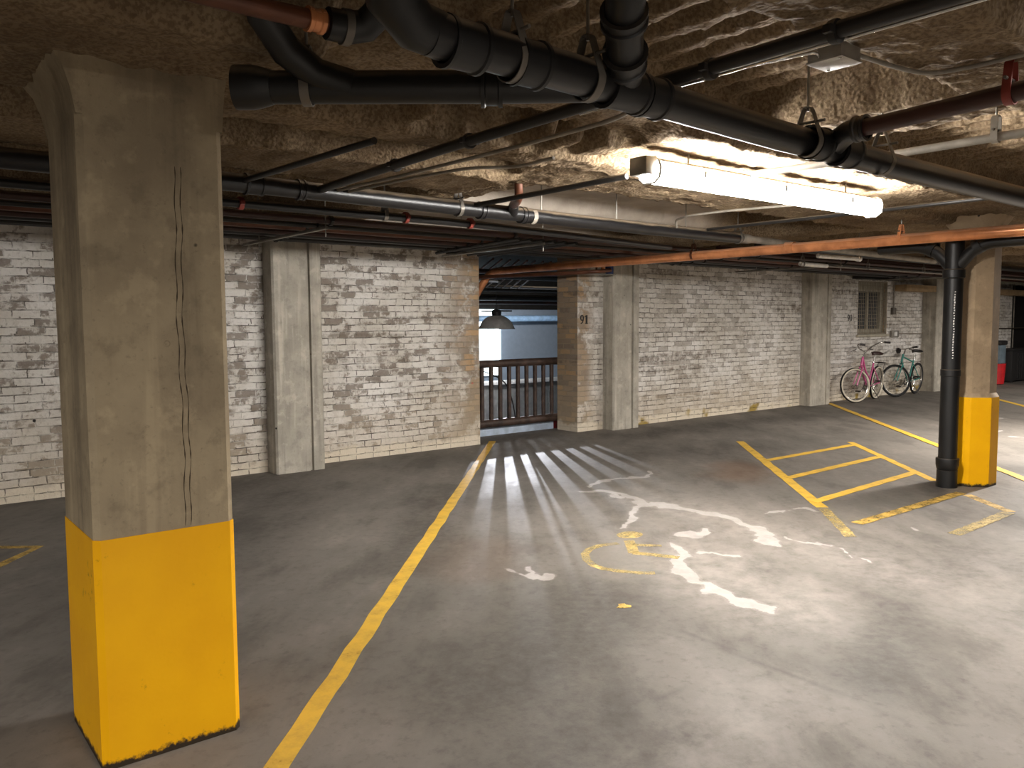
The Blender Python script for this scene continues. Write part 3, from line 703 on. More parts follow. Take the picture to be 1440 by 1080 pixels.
MB().box((2.545, 1.455, 2.41), (2.665, 1.575, 2.455), .004).build('box_body', M['steelbox'], jb)
MB().box((2.540, 1.450, 2.404), (2.670, 1.580, 2.410), .002).build('cover', M['steelbox'], jb)
for dx, dy in ((.012, .012), (.108, .108)): MB().lathe([(0, -.004), (.005, -.003), (.006, 0)], 10, (2.545+dx, 1.455+dy, 2.404)).build('screw', M['galv'], jb)
pipe('grey conduit bending right from the junction box along the beam', [(2.665, 1.47, 2.435), (2.95, 1.46, 2.440), (3.10, 1.43, 2.440), (3.13, 1.30, 2.440), (3.12, .4, 2.445)], .008, 'greypipe', rad=.09, name='conduit', cat='conduit')
wp = pipe('whitish dusty pipe running from the right edge toward the strip light', [(4.20, .4, 2.40), (4.20, 2.07, 2.395), (4.13, 2.9, 2.40)], .020, 'greypipe', rad=.05)
hanger(wp, (4.20, 1.62, 2.396), YA, .021, mat='greypipe')

# --- main copper line across the bay
cu = thing('copper_main', 'long bright copper pipe crossing the bay toward the opening in the brick wall', 'pipe', (7.6, 3.5, 2.30))
cp = [(7.76, -.9, 2.292), (7.655, 2.7, 2.292), (7.54, 6.3, 2.292), (7.36, 9.35, 2.292), (7.28, 9.55, 2.275), (7.10, 9.6, 2.02), (6.85, 9.62, 1.58)]
MB().tube(bend(cp, .16), .052, 26).build('pipe_run', M['copper'], cu)
cdir = Vector((-.03, 1, 0))
for y in (4.85, 8.5): ringp(cu, (7.655-(y-2.7)*.0335, y, 2.30), cdir, .052, .10, 'copper', 'coupling', .005)
hanger(cu, (7.622, 3.72, 2.302), cdir, .053, top=2.5, mat='copper'); hanger(cu, (7.548, 6.07, 2.30), cdir, .053, top=2.6, mat='brown')
pipe('thinner brown pipe under the copper main inside the opening', [(7.00, 9.55, 2.19), (7.41, 8.25, 2.19), (7.72, 7.80, 2.21), (7.95, 7.78, 2.235)], .026, 'brown', rad=.08)

# --- black wall-side mains
n1 = thing('drain_main', 'black drain pipe with dusty top running along the brick wall at left centre', 'pipe', (1.8, 4.9, 2.38))
MB().tube([(-4, 4.86, 2.395), (1.8, 4.88, 2.385), (5.6, 5.10, 2.388), (7.21, 5.20, 2.402)], .055, 24).build('pipe_run', M['black'], n1)
MB().tube([(7.21, 5.20, 2.402), (7.36, 5.212, 2.403), (7.45, 5.22, 2.404), (9.5, 5.35, 2.400), (12.3, 5.5, 2.395)], [.050, .050, .038, .038, .038], 20).build('reducer', M['greypipe'], n1)
for x in (1.93, 2.24, 3.72, 4.14): ringp(n1, (x, 4.88+(x-1.8)*.058, 2.384), XA, .055, .11 if x < 2 else .05, 'black', 'coupling', .011)
hanger(n1, (3.50, 4.978, 2.382), XA, .056, top=2.55); hanger(n1, (7.17, 5.197, 2.402), XA, .056); MB().lathe([(.056, -.02), (.060, -.02), (.060, .02), (.056, .02)], 20, (4.24, 5.02, 2.380), XA).build('band', M['greypipe'], n1)
MB().tube([(4.02, 5.00, 2.385), (3.98, 4.93, 2.42), (3.93, 4.86, 2.43)], [.046, .042, .036], 18).build('wye_branch', M['black'], n1)
pipe('short dark copper drop with elbow feeding into the black drain beside the wall girder', [(3.93, 4.87, 2.43), (3.80, 4.66, 2.42), (3.70, 4.52, 2.425), (3.66, 4.48, 2.60)], .030, 'brown', rad=.07)
n2 = pipe('thinner black pipe with red clamps below the drain along the brick wall', [(-4, 5.40, 2.35), (2.0, 5.40, 2.342), (3.9, 5.40, 2.338), (6.8, 5.78, 2.33)], .030, 'black', rad=.3)
for x in (2.04, 3.31, 3.91): clampring(n2, (x, 5.40, 2.341), XA, .030)
hanger(n2, (3.13, 5.40, 2.341), XA, .031, top=2.6)
pipe('thin black pipe under the ceiling left of the strip light end', [(3.62, 5.3, 2.41), (3.64, 4.69, 2.412), (3.66, 3.45, 2.415)], .018, 'darkiron', rad=.05)
pipe('thin grey conduit arching up from the drain toward the strip light', [(6.02, 5.04, 2.42), (5.93, 4.98, 2.47), (5.78, 4.72, 2.474), (5.80, 4.3, 2.474), (5.74, 3.3, 2.43)], .010, 'greypipe', rad=.09, name='conduit', cat='conduit')
for i, (x, y) in enumerate(((4.35, 5.03), (5.26, 5.08), (6.27, 5.14))):
    o = MB().tube([(x, y, 2.43), (x, y, 2.92)], .005, 8).build('hanger_rod', M['galv'])
    tag(o, ['thin steel rod above the drain, nearest the copper drop', 'thin steel rod above the drain, just left of the arched conduit', 'thin steel rod above the drain, just right of the arched conduit'][i], 'hanger rod', 'bare steel rods above the wall drain')

# --- bundle of dark pipes close to the wall
lab = ['dark maroon pipe', 'black sprinkler pipe', 'thin brown pipe', 'thick dark steel pipe', 'thin grey conduit', 'dark rusty pipe', 'black lower pipe']
spec = [(6.30, 2.395, .030, 'maroon', 'dark maroon pipe in the wall bundle, nearest the room'), (6.62, 2.385, .022, 'darkiron', 'thin dark steel pipe second from the room in the wall bundle'),
        (6.95, 2.405, .034, 'brown', 'thick brown pipe in the middle of the wall bundle'), (7.25, 2.388, .026, 'maroon', 'maroon pipe next to the thick brown one in the wall bundle'),
        (7.50, 2.405, .040, 'black', 'thick black pipe near the wall in the overhead bundle'), (7.72, 2.378, .018, 'darkiron', 'thin steel conduit just above the brick wall top'),
        (7.88, 2.41, .046, 'darkiron', 'thickest dark pipe hugging the top of the brick wall')]
for y, z, r_, m_, lb_ in spec:
    p = pipe(lb_, [(X0+.2, y, z), (16.8 if y > 7.4 else 28, y, z)], r_, m_, seg=12)
    for x in (1.2, 3.1, 5.05, 9.1, 11.2, 15.4): clampring(p, (x+(y-6)*.12, y, z), XA, r_, 'darkiron', .025)
for lb_, pts, r_, m_ in [('thick dark pipe high behind the copper main on the right', [(8.9, 6.15, 2.50), (28, 6.15, 2.48)], .055, 'black'), ('dark rusty pipe high behind the copper main on the right', [(8.9, 6.75, 2.50), (28, 6.75, 2.48)], .045, 'maroon'),
        ('dark steel pipe nearest the wall behind the copper main on the right', [(8.95, 7.30, 2.49), (28, 7.30, 2.47)], .05, 'darkiron')]:
    pipe(lb_, pts, r_, m_, seg=14)
pipe('thin black pipe under the ceiling beyond the right end of the strip light', [(6.55, 5.1, 2.44), (6.50, 3.85, 2.43), (6.45, 2.5, 2.425)], .016, 'darkiron', rad=.05)
# cross brackets (trapeze) carrying the bundle
for i, x in enumerate((3.05, 5.40, 11.0, 15.6)):
    tz = thing('trapeze_bracket', ['steel trapeze bracket above the left pilaster', 'steel trapeze bracket above the brick panel left of the opening', 'steel trapeze bracket above the middle brick panel', 'steel trapeze bracket above the meshed window'][i], 'bracket', (x, 7.1, 2.30))
    MB().box((x-.015, 6.2, 2.310), (x+.015, 8.0, 2.335), .003).build('channel', M['galv'], tz)
    for y in (6.2+.02, 7.62): MB().tube([(x, y, 2.25), (x, y, 2.9)], .005, 8).build('hanger_rod', M['galv'], tz)
# slanted conduits over the opening
for k in range(6):
    x = 4.75+.13*k
    x = 5.05+.15*k
    o = MB().tube([(x, 6.16, 2.345), (x+.10, 6.8, 2.350), (x+.26, 8.0, 2.348)], .017, 8).build('conduit', M['cable'])
    tag(o, 'dark conduit of the slanted group above the left side of the opening', 'conduit', 'slanted conduits above the opening')
# white pipe sleeves and thin pipes on the right
tp = pipe('thin grey steel pipe running right above the meshed window', [(10.5, 6.16, 2.295), (13.8, 6.10, 2.295), (18.5, 6.1, 2.29)], .012, 'galv', rad=.05)
MB().tube([(9.87, 6.16, 2.30), (10.53, 6.16, 2.295)], .028, 16).build('sleeve', M['white'], tp)['label'] = 'white sleeve'
for x in (9.92, 11.6, 13.3, 15.6): hanger(tp, (x, 6.155-.012*(x-9.9), 2.297), XA, .03 if x < 10 else .013, top=2.6, w_=.02)
tl = thing('tube_lamp', 'short white tube lamp just below the copper main near the column', 'lamp', (10.2, 5.78, 2.36))
MB().tube([(9.70, 5.80, 2.375), (10.60, 5.76, 2.375)], .030, 16).build('tube', M['white'], tl)
MB().tube([(10.60, 5.76, 2.375), (10.66, 5.757, 2.375)], .040, 16).build('end_cap', M['white'], tl)
MB().tube([(10.63, 5.758, 2.375), (10.63, 5.758, 2.92)], .006, 8).build('hanger_rod', M['galv'], tl)
b_ = thing('steel_channel', 'dark steel channel above the meshed window', 'channel', (15.8, 8.1, 2.36))
MB().box((15.1, 8.05, 2.345), (16.7, 8.30, 2.475), .006).build('web', M['blackbox'], b_); MB().box((15.1, 8.02, 2.465), (16.7, 8.05, 2.475)).box((15.1, 8.02, 2.345), (16.7, 8.05, 2.355)).build('flange', M['blackbox'], b_)
gd = thing('duct', 'grey green duct high on the wall right of the column', 'duct', (24, 7.6, 2.46))
MB().box((17, 7.45, 2.40), (29, 7.85, 2.52), .008).build('duct_run', M['greenduct'], gd)
for x in (18.2, 23.0, 27.0): MB().box((x, 7.42, 2.40), (x+.03, 7.45, 2.75)).build('hanger_strap', M['strap'], gd, False)
MB().box((20.95, 7.43, 2.39), (21.05, 7.87, 2.53), .004).box((24.95, 7.43, 2.39), (25.05, 7.87, 2.53), .004).build('seam', M['greenduct'], gd)
# drops beside pilaster 2
pipe('blue wrapped vertical pipe at the top of the pilaster by number 91', [(8.17, 8.02, 2.20), (8.17, 8.02, 2.60)], .055, 'blue')
pipe('short copper drop beside the blue wrapped pipe', [(8.03, 8.0, 2.21), (8.03, 8.0, 2.62)], .030, 'copper')
pipe('thin copper drop left of the blue wrapped pipe', [(7.90, 8.0, 2.22), (7.90, 8.0, 2.62)], .014, 'brown')
o = MB().box((7.66, 7.96, 2.185), (8.24, 8.08, 2.20), .003).build('bracket', M['galv']); tag(o, 'flat bright steel bracket under the blue and copper drops', 'bracket')

# --- riser at the column
rs = thing('drain_riser', 'thick black vertical drain pipe standing in front of the yellow-footed column', 'pipe', (7.86, 3.34, 0))
MB().tube([(7.86, 3.34, .0), (7.86, 3.34, .16), (7.86, 3.34, .16), (7.86, 3.34, 2.30)], [.088, .088, .080, .080], 28).build('pipe_run', M['blackclean'], rs)
MB().lathe([(.082, .16), (.090, .17), (.098, .21), (.099, .262), (.097, .27), (.082, .272)], 28, (7.86, 3.34, 0)).build('hub', M['blackclean'], rs)
MB().lathe([(.079, 1.03), (.085, 1.035), (.085, 1.09), (.079, 1.095)], 28, (7.86, 3.34, 0)).build('joint_ring', M['blackclean'], rs)
MB().lathe([(.079, 1.92), (.094, 1.93), (.094, 2.0), (.079, 2.01)], 28, (7.86, 3.34, 0)).build('hub', M['blackclean'], rs)
for s_, e in ((1, 'branch'), (-1, 'branch')):
    MB().tube(bend([(7.86, 3.34, 2.0), (7.86, 3.34+s_*.16, 2.18), (7.86, 3.34+s_*.30, 2.232), (7.86, 3.34+s_*(.7 if s_ > 0 else 2.4), 2.238)], .1), .056, 20).build('wye_branch', M['blackclean'], rs)
    MB().lathe([(.057, -.03), (.072, -.03), (.072, .03), (.057, .03)], 22, (7.86, 3.34+s_*.20, 2.205), (0, s_*.8, .42)).build('coupling', M['blackclean'], rs)
pr = MB()
for k, z in enumerate(np.linspace(1.20, 1.80, 26)):
    a = math.radians(212+random.uniform(-2, 2)); h_ = random.uniform(.004, .011)
    p = Vector((7.86+.0805*math.cos(a), 3.34+.0805*math.sin(a), z)); t_v = Vector((-math.sin(a), math.cos(a), 0)); nn = Vector((math.cos(a), math.sin(a), 0))
    pr.prism([(-.005, -h_), (.005, -h_), (.006, h_), (-.004, h_)], p, t_v, (0, 0, 1), nn, .0006)
pr.build('stencil_marks', M['white'], rs, False)['label'] = 'white illegible stencilled marks up the pipe'

# ================================================================== STRIP LIGHT
fx = thing('strip_light', 'bright white fluorescent strip light hanging over the bay', 'lamp', (4.62, 3.06, 2.37))
def fixprof(w0, w1, z0, z1): return [(-w0/2, z1), (-w1/2, z0), (w1/2, z0), (w0/2, z1)]
MB().prism([(-.060, 2.412), (-.04, 2.43), (.04, 2.43), (.060, 2.412)], (3.43, 3.06, 0), (0, 1, 0), (0, 0, 1), XA, 2.38).build('housing', M['housing'], fx)
MB().prism([(-.060, 2.411), (-.074, 2.375), (-.066, 2.330), (-.035, 2.305), (.035, 2.305), (.066, 2.330), (.074, 2.375), (.060, 2.411)], (3.42, 3.06, 0), (0, 1, 0), (0, 0, 1), XA, 2.40).build('lens', M['lens'], fx)
for x in (3.425, 5.818):
    prof = [(-.078, 2.376), (-.07, 2.325), (-.037, 2.300), (.037, 2.300), (.07, 2.325), (.078, 2.376), (.066, 2.41), (.04, 2.433), (-.04, 2.433), (-.066, 2.41)]
    MB().tube([(x, 3.06+a, b) for a, b in prof], .0075, 8, closed=True).build('end_cap', M['white'], fx)
for x in (3.8, 4.6, 5.4):
    MB().box((x-.012, 2.975, 2.355), (x+.012, 2.985, 2.395), .002).build('latch', M['chrome'], fx)
for x in (3.75, 5.45): MB().tube([(x, 3.06, 2.43), (x, 3.06, 2.52)], .006, 8).build('hanger_rod', M['galv'], fx)
MB().box((3.33, 3.00, 2.335), (3.416, 3.12, 2.43), .004).build('electrical_box', M['steelbox'], fx)

# ================================================================== RAILING AND BEYOND
rl = thing('railing', 'dark brown tubular railing with round balusters across the wall opening', 'railing', (7.0, 8.70, 0))
MB().tube([(6.05, 8.812, .985), (8.05, 8.812, .985)], .053, 18).build('top_rail', M['railing'], rl)
MB().tube([(6.05, 8.812, .172), (8.05, 8.812, .172)], .056, 18).build('bottom_rail', M['railing'], rl)
for k in range(11):
    x = 6.20+.17*k-.02
    x = 6.555+.156*(k-1)
    if 6.15 < x < 8.0: MB().tube([(x, 8.812, .20), (x, 8.812, .96)], .031, 14).build('baluster', M['railing'], rl)
cb = MB().tube(bend([(6.55, 8.98, .93), (6.97, 9.0, .79), (7.15, 9.0, .66), (7.25, 9.0, .37), (7.30, 9.0, .10), (7.27, 9.02, .02), (7.33, 9.04, -.10), (7.33, 9.04, -1.2)], .12), .009, 8).build('hanging_cable', M['cable']); tag(cb, 'black cable drooping behind the railing balusters', 'cable')
pd = thing('pendant_lamp', 'grey dome pendant lamp hanging beyond the railing opening', 'lamp', (9.12, 11.8, 1.42))
MB().lathe([(.345, 0), (.33, .012), (.31, .06), (.265, .14), (.20, .20), (.12, .24), (.07, .25), (.065, .25), (.11, .235), (.19, .19), (.255, .13), (.30, .055), (.33, .0)], 32, (9.12, 11.8, 1.42)).build('lamp_shade', M['shade'], pd)
MB().lathe([(.0, .36), (.07, .35), (.09, .31), (.085, .25), (.10, .24)], 20, (9.12, 11.8, 1.42)).build('lamp_housing', M['blackbox'], pd)
MB().lathe([(0, -.005), (.05, .0), (.075, .04), (.06, .09), (.03, .14)], 18, (9.12, 11.8, 1.42)).build('bulb', M['bulb'], pd)
MB().tube([(9.12, 11.8, 1.77), (9.12, 11.8, 2.64)], .006, 8).build('cord', M['cable'], pd)
MB().box((8.9, 11.62, 1.735), (9.34, 11.98, 1.76), .004).build('ballast_plate', M['blackbox'], pd)
bpipe = pipe('pale blue horizontal pipe across the far wall beyond the railing', [(9.0, 15.7, 1.62), (20, 15.7, 1.66)], .075, 'bluepipe')
far = [(9.8, 2.30, .035, 'maroon', 'maroon pipe crossing the opening nearest the railing'), (10.4, 2.28, .05, 'black', 'thick black pipe in the dark beyond the railing'), (11.2, 2.10, .03, 'darkiron', 'thin dark pipe in front of the pendant lamp cord'),
       (12.6, 2.02, .06, 'darkiron', 'broad dark pipe above the far pale wall'), (13.4, 1.96, .05, 'maroon', 'maroon pipe just above the far pale wall'), (14.4, 2.3, .07, 'black', 'black duct pipe deep beyond the railing')]
for y, z, r_, m_, lb_ in far: pipe(lb_, [(3.6, y, z), (21, y, z)], r_, m_, seg=12)
for k in range(8):
    o = MB().tube([(7.75+.17*k, 10.1, 2.52), (8.3+.19*k, 11.9, 2.12)], .016, 8).build('conduit', M['brown']); tag(o, 'slanted brown conduit of the row beyond the opening', 'conduit', 'slanted conduits beyond the railing')
tb = thing('tube_lamp', 'small white tube lamp in the dark above the pendant lamp', 'lamp', (8.1, 10.6, 2.2))
MB().tube([(7.85, 10.62, 2.21), (8.22, 10.6, 2.21)], .022, 12).build('tube', M['white'], tb); MB().tube([(8.22, 10.6, 2.21), (8.26, 10.6, 2.21)], .03, 12).build('end_cap', M['galv'], tb)
struct(MB().box((5.6, 8.88, -1.2), (7.90, 8.98, .155)).build('trim_8', M['bluefloor'], None, False))
rb = MB().box((7.92, 8.90, -1.2), (8.9, 9.20, .15), .01).build('post', M['darkred']); tag(rb, 'dark red painted block behind the right end of the railing', 'post')

# ================================================================== WALL FITTINGS
def ringpoly(cx, cy, rx, ry, n=20, t=.3):
    return [(cx+rx*math.cos(a), cy+ry*math.sin(a)) for a in np.linspace(0, 2*PI, n, endpoint=False)]
def digit_ring(mb, o, cx, cy, rx, ry, tx, ty):
    n = 24; vs = []
    for yy in (0, -.004):
        for (ax_r, ay_r) in ((rx, ry), (rx-tx, ry-ty)):
            vs += [(o[0]+cx+ax_r*math.cos(a), o[1]+yy, o[2]+cy+ay_r*math.sin(a)) for a in np.linspace(0, 2*PI, n, endpoint=False)]
    fs = []
    for k in range(n):
        j = (k+1) % n
        fs += [(k, j, n+j, n+k), (2*n+k, 3*n+k, 3*n+j, 2*n+j), (k, 2*n+k, 2*n+j, j), (n+k, n+j, 3*n+j, 3*n+k)]
    mb.add(vs, fs)
def nine(mb, o, h):
    digit_ring(mb, o, .30*h, .68*h, .29*h, .33*h, .17*h, .10*h)
    mb.prism([(.47*h, .70*h), (.58*h, .66*h), (.54*h, .38*h), (.40*h, .14*h), (.18*h, .0), (.10*h, .02*h), (.10*h, .12*h), (.20*h, .12*h), (.34*h, .26*h), (.44*h, .48*h)], o, (1, 0, 0), (0, 0, 1), (0, -1, 0), .004)
def one(mb, o, h):
    mb.prism([(.14*h, 0), (.56*h, 0), (.58*h, .07*h), (.49*h, .09*h), (.49*h, 1.0*h), (.36*h, 1.0*h), (.08*h, .88*h), (.08*h, .80*h), (.23*h, .82*h), (.23*h, .09*h), (.14*h, .07*h)], o, (1, 0, 0), (0, 0, 1), (0, -1, 0), .004)
n91 = thing('number_sign', 'black stencilled number 91 on the brick beside the opening', 'number', (7.94, 8.326, 1.52))
m1 = MB(); nine(m1, (7.905, 8.327, 1.515), .125); m1.build('digit', M['numblack'], n91, False)
m1 = MB(); one(m1, (7.985, 8.327, 1.515), .125); m1.build('digit', M['numblack'], n91, False)
n90 = thing('number_sign', 'black stencilled number 90 on the brick left of the meshed window', 'number', (15.1, 8.326, 1.53))
m1 = MB(); nine(m1, (15.02, 8.327, 1.53), .125); m1.build('digit', M['numblack'], n90, False)
m1 = MB(); digit_ring(m1, (15.115, 8.327, 1.53), .034, .062, .034, .062, .016, .010); m1.build('digit', M['numblack'], n90, False)

win = struct(MB().box((15.52, 8.47, 1.36), (16.44, 8.485, 2.20)).build('window_1', M['glass'], None, False))
fr = MB()
for a, b in (((15.40, 8.41, 1.27), (15.52, 8.51, 2.31)), ((16.44, 8.41, 1.27), (16.56, 8.51, 2.31)), ((15.52, 8.41, 1.27), (16.44, 8.51, 1.37)), ((15.52, 8.41, 2.12), (16.44, 8.51, 2.31)), ((15.95, 8.43, 1.37), (16.0, 8.49, 2.12))): fr.box(a, b, .004)
fr.build('window_frame', M['frame'], win)
MB().box((15.36, 8.28, 1.215), (16.60, 8.40, 1.262), .006).build('window_sill', M['frame'], win)
ms = MB()
for x in np.arange(15.44, 16.55, .066): ms.tube([(x, 8.345, 1.27), (x, 8.345, 2.31)], .0052, 5)
for z in np.arange(1.30, 2.31, .072): ms.tube([(15.41, 8.350, z), (16.55, 8.350, z)], .0042, 5)
gr = thing('window_grille', 'rusty wire mesh grille over the wall window', 'grille', (15.98, 8.40, 1.27)); ms.build('wire_mesh', M['mesh'], gr)
g2 = MB()
for a, b in (((15.405, 8.335, 1.27), (15.425, 8.36, 2.31)), ((16.535, 8.335, 1.27), (16.555, 8.36, 2.31)), ((15.405, 8.335, 1.265), (16.555, 8.36, 1.285)), ((15.405, 8.335, 2.295), (16.555, 8.36, 2.315))): g2.box(a, b)
g2.build('grille_frame', M['mesh'], gr, False)
ob = thing('outlet_box', 'grey steel outlet box on the brick right of the window', 'electrical box', (16.85, 8.33, 1.25))
MB().box((16.70, 8.27, 1.19), (16.98, 8.33, 1.33), .006).build('box_body', M['steelbox'], ob)
MB().box((16.78, 8.262, 1.215), (16.90, 8.272, 1.305), .004).build('receptacle', M['white'], ob)
pipe('thin conduit running right from the outlet box along the brick', [(16.98, 8.30, 1.265), (18.0, 8.30, 1.255), (18.10, 8.30, 1.25)], .010, 'greypipe', name='conduit', cat='conduit', rad=.03)
cd = pipe('vertical conduit with a small box right of the meshed window', [(16.78, 8.30, 1.80), (16.78, 8.30, 2.34)], .012, 'greypipe', name='conduit', cat='conduit')
MB().box((16.72, 8.27, 1.66), (16.84, 8.33, 1.80), .005).build('switch_box', M['strap'], cd)

# ================================================================== BICYCLES
def bicycle(name, label, base, heading, steer, lean, colour, saddlem, wall, up_bars):
    """built in its own frame: forward +x, then leaned and turned in place"""
    root = thing(name, label, 'bicycle', base)
    W = Matrix.Translation(Vector(base)) @ Matrix.Rotation(heading, 4, 'Z') @ Matrix.Rotation(lean, 4, 'X')
    HA = Vector((1.03, 0, .33)); piv = Vector((.99, 0, .33)); sa = Vector((-.28, 0, .96)).normalized()
    S = W @ Matrix.Translation(piv) @ Matrix.Rotation(steer, 4, sa) @ Matrix.Translation(-piv)
    def put(mb, n, mat, par, T=W): return mb.xf(T).build(n, M[mat], par)
    R_ = .33
    def wheel(c, T):
        c = Vector(c)
        circ = lambda r, n=40, y=0: [c+Vector((r*math.cos(a), y, r*math.sin(a))) for a in np.linspace(0, 2*PI, n, endpoint=False)]
        tb_ = MB().tube(circ(R_-.022), .022, 10, closed=True)
        wl = put(tb_, 'wheel', 'tyre', root, T)
        if wall:
            for y in (-.0195, .0195): put(MB().ribbon(circ(R_-.030, 40, y), .034, .005, (0, 1, 0), True) if False else MB().tube(circ(R_-.030, 40, y*.72), .0165, 8, closed=True), 'whitewall', 'whitewall', wl, T)
        put(MB().tube(circ(R_-.048), .009, 8, closed=True), 'rim', 'chrome' if not wall else 'chrome', wl, T)
        sp = MB()
        for k in range(24):
            a = 2*PI*k/24; s_ = .03 if k % 2 else -.03; a2 = a+(.5 if (k//2) % 2 else -.5)
            sp.tube([c+Vector((.018*math.cos(a2), s_, .018*math.sin(a2))), c+Vector(((R_-.05)*math.cos(a), 0, (R_-.05)*math.sin(a)))], .0013, 4)
        put(sp, 'spokes', 'chrome', wl, T)
        put(MB().tube([c+Vector((0, -.05, 0)), c+Vector((0, -.02, 0)), c+Vector((0, .02, 0)), c+Vector((0, .05, 0))], [.012, .022, .022, .012], 12), 'hub', 'chrome', wl, T)
        return wl
    wheel((0, 0, R_), W); wheel(HA, S)
    bb = Vector((.42, 0, .28)); ht = Vector((.82, 0, .86)); hb_ = Vector((.865, 0, .70)); st = Vector((.25, 0, .72))
    f = MB()
    if wall:   # step-through cruiser
        f.tube(bend([hb_+Vector((0, 0, .02)), (.66, 0, .44), bb], .25), .019, 10); f.tube(bend([ht-Vector((0, 0, .03)), (.62, 0, .56), (.36, 0, .42)], .25), .017, 10)
    else:
        f.tube([ht-Vector((-.01, 0, .05)), st-Vector((-.02, 0, .04))], .015, 10); f.tube([hb_, bb], .018, 10)
    f.tube([bb, st], .016, 10); f.tube([ht, hb_], .021, 12)
    for y in (-.05, .05):
        f.tube([st+Vector((.03, y*.3, -.08)), (0, y*1.2, R_)], .009, 8); f.tube([bb+Vector((0, y*.4, 0)), (0, y*1.2, R_)], .010, 8)
    put(f, 'frame', colour, root)
    k = MB()
    for y in (-.05, .05): k.tube(bend([hb_+Vector((.01, y*.8, -.03)), (.925, y, .56), HA+Vector((0, y*1.05, 0))], .1), .012, 8)
    k.tube([hb_+Vector((.01, -.045, -.03)), hb_+Vector((.01, .045, -.03))], .015, 8)
    put(k, 'fork', colour, root, S)
    hs = MB(); top = ht+Vector((-.05, 0, .10)); hs.tube([ht, top], .013, 10)
    if up_bars:
        hbp = bend([(.50, -.34, 1.10), (.70, -.32, 1.12), (.80, -.14, 1.02), top+Vector((0, -.04, 0)), top+Vector((0, .04, 0)), (.80, .14, 1.02), (.70, .32, 1.12), (.50, .34, 1.10)], .1)
        ends = [((.50, -.34, 1.10), (.62, -.33, 1.112)), ((.50, .34, 1.10), (.62, .33, 1.112))]
    else:
        hbp = [(.74, -.31, .985), (.79, -.16, .97), top+Vector((.03, 0, 0)), (.79, .16, .97), (.74, .31, .985)]
        ends = [((.735, -.33, .987), (.765, -.21, .98)), ((.735, .33, .987), (.765, .21, .98))]
    hs.tube(hbp, .012, 10); hl = put(hs, 'handlebar', 'chrome', root, S)
    for a, b in ends: put(MB().tube([a, b], .019, 10), 'grip', 'saddle', hl, S)
    for y in (-.2, .2): put(MB().tube([(.80, y, 1.02 if up_bars else .965), (.86, y*1.1, .99 if up_bars else .94), (.85, y*1.5, .98 if up_bars else .94)], .006, 6), 'brake_lever', 'saddle', hl, S)
    put(MB().tube([st-Vector((0, 0, .03)), (.22, 0, .86)], .012, 10), 'seat_post', 'chrome', root)
    sd = MB(); secs = [(.06, .105, .0), (.11, .115, .012), (.17, .10, .014), (.24, .05, .010), (.30, .028, .008), (.345, .018, 0)]
    vs = []; fs = []; n = 12
    for x, hw, dz in secs:
        for q in range(n):
            a = 2*PI*q/n; vs.append((x, hw*math.cos(a), .90+dz+.03*math.sin(a)))
    for i in range(len(secs)-1):
        for q in range(n): fs.append((i*n+q, i*n+(q+1) % n, (i+1)*n+(q+1) % n, (i+1)*n+q))
    fs += [tuple(range(n)), tuple((len(secs)-1)*n+q for q in range(n))]
    sd.add(vs, fs); put(sd, 'saddle', saddlem, root)
    cr = MB(); cr.lathe([(.05, -.003), (.095, -.003), (.095, .003), (.05, .003), (.05, -.003)], 24, bb+Vector((0, -.055, 0)), (0, 1, 0))
    cr.tube([bb+Vector((0, -.07, 0)), bb+Vector((0, .07, 0))], .014, 10); cr.tube([bb+Vector((0, -.075, 0)), bb+Vector((.12, -.085, -.11))], .010, 8); cr.tube([bb+Vector((0, .075, 0)), bb+Vector((-.12, .085, .11))], .010, 8)
    cs_ = put(cr, 'crankset', 'chrome', root)
    for s_ in (-1, 1): put(MB().box(bb+Vector((-s_*.12-.04, s_*.09+(-.085 if s_ < 0 else 0), s_*.11-.012)), bb+Vector((-s_*.12+.04, s_*.09+(0 if s_ < 0 else .085), s_*.11+.012)), .004), 'pedal', 'saddle', cs_)
    put(MB().tube(bend([bb+Vector((.095, -.055, 0)), bb+Vector((0, -.055, .095)), (0, -.055, R_+.04), (-.04, -.055, R_), (0, -.055, R_-.04), bb+Vector((0, -.055, -.095)), bb+Vector((.095, -.055, 0))], .05), .005, 6), 'chain', 'saddle', root)
    if wall:
        put(MB().box((.0, -.075, .30), (.46, -.062, .36), .004), 'chain_guard', colour, root)
        rk = MB()
        for y in (-.06, .06): rk.tube([(.16, y, .72), (-.22, y, .72)], .006, 6); rk.tube([(-.18, y, .72), (0, y*1.1, R_)], .005, 6)
        for x in (.05, -.08, -.2): rk.tube([(x, -.06, .72), (x, .06, .72)], .005, 6)
        put(rk, 'rear_rack', 'saddle', root)
    else:
        lk = MB(); lk.lathe([(.0, 0), (.05, .01), (.06, .05), (.0, .09)], 14, (.90, 0, .93), (1, 0, .1)); put(lk, 'head_lamp', 'saddle', root, S)
        put(MB().lathe([(.03, -.02), (.045, -.015), (.05, 0), (.045, .015), (.03, .02)], 16, (0, -.035, R_), (0, 1, 0)), 'cassette', 'saddle', root)
    put(MB().tube([(.36, .06, .25), (.28, .20, .02)], .009, 8), 'kickstand', 'chrome', root)
    return root
bicycle('bicycle', 'pink cruiser bicycle with whitewall tyres leaning by the brick wall', (15.62, 8.05, 0), PI+.13, -.55, -.07, 'pink', 'brownsaddle', True, True)
bicycle('bicycle', 'teal bicycle with black tyres standing behind the pink one', (17.35, 8.08, 0), PI+.08, -.60, -.07, 'teal', 'saddle', False, False)

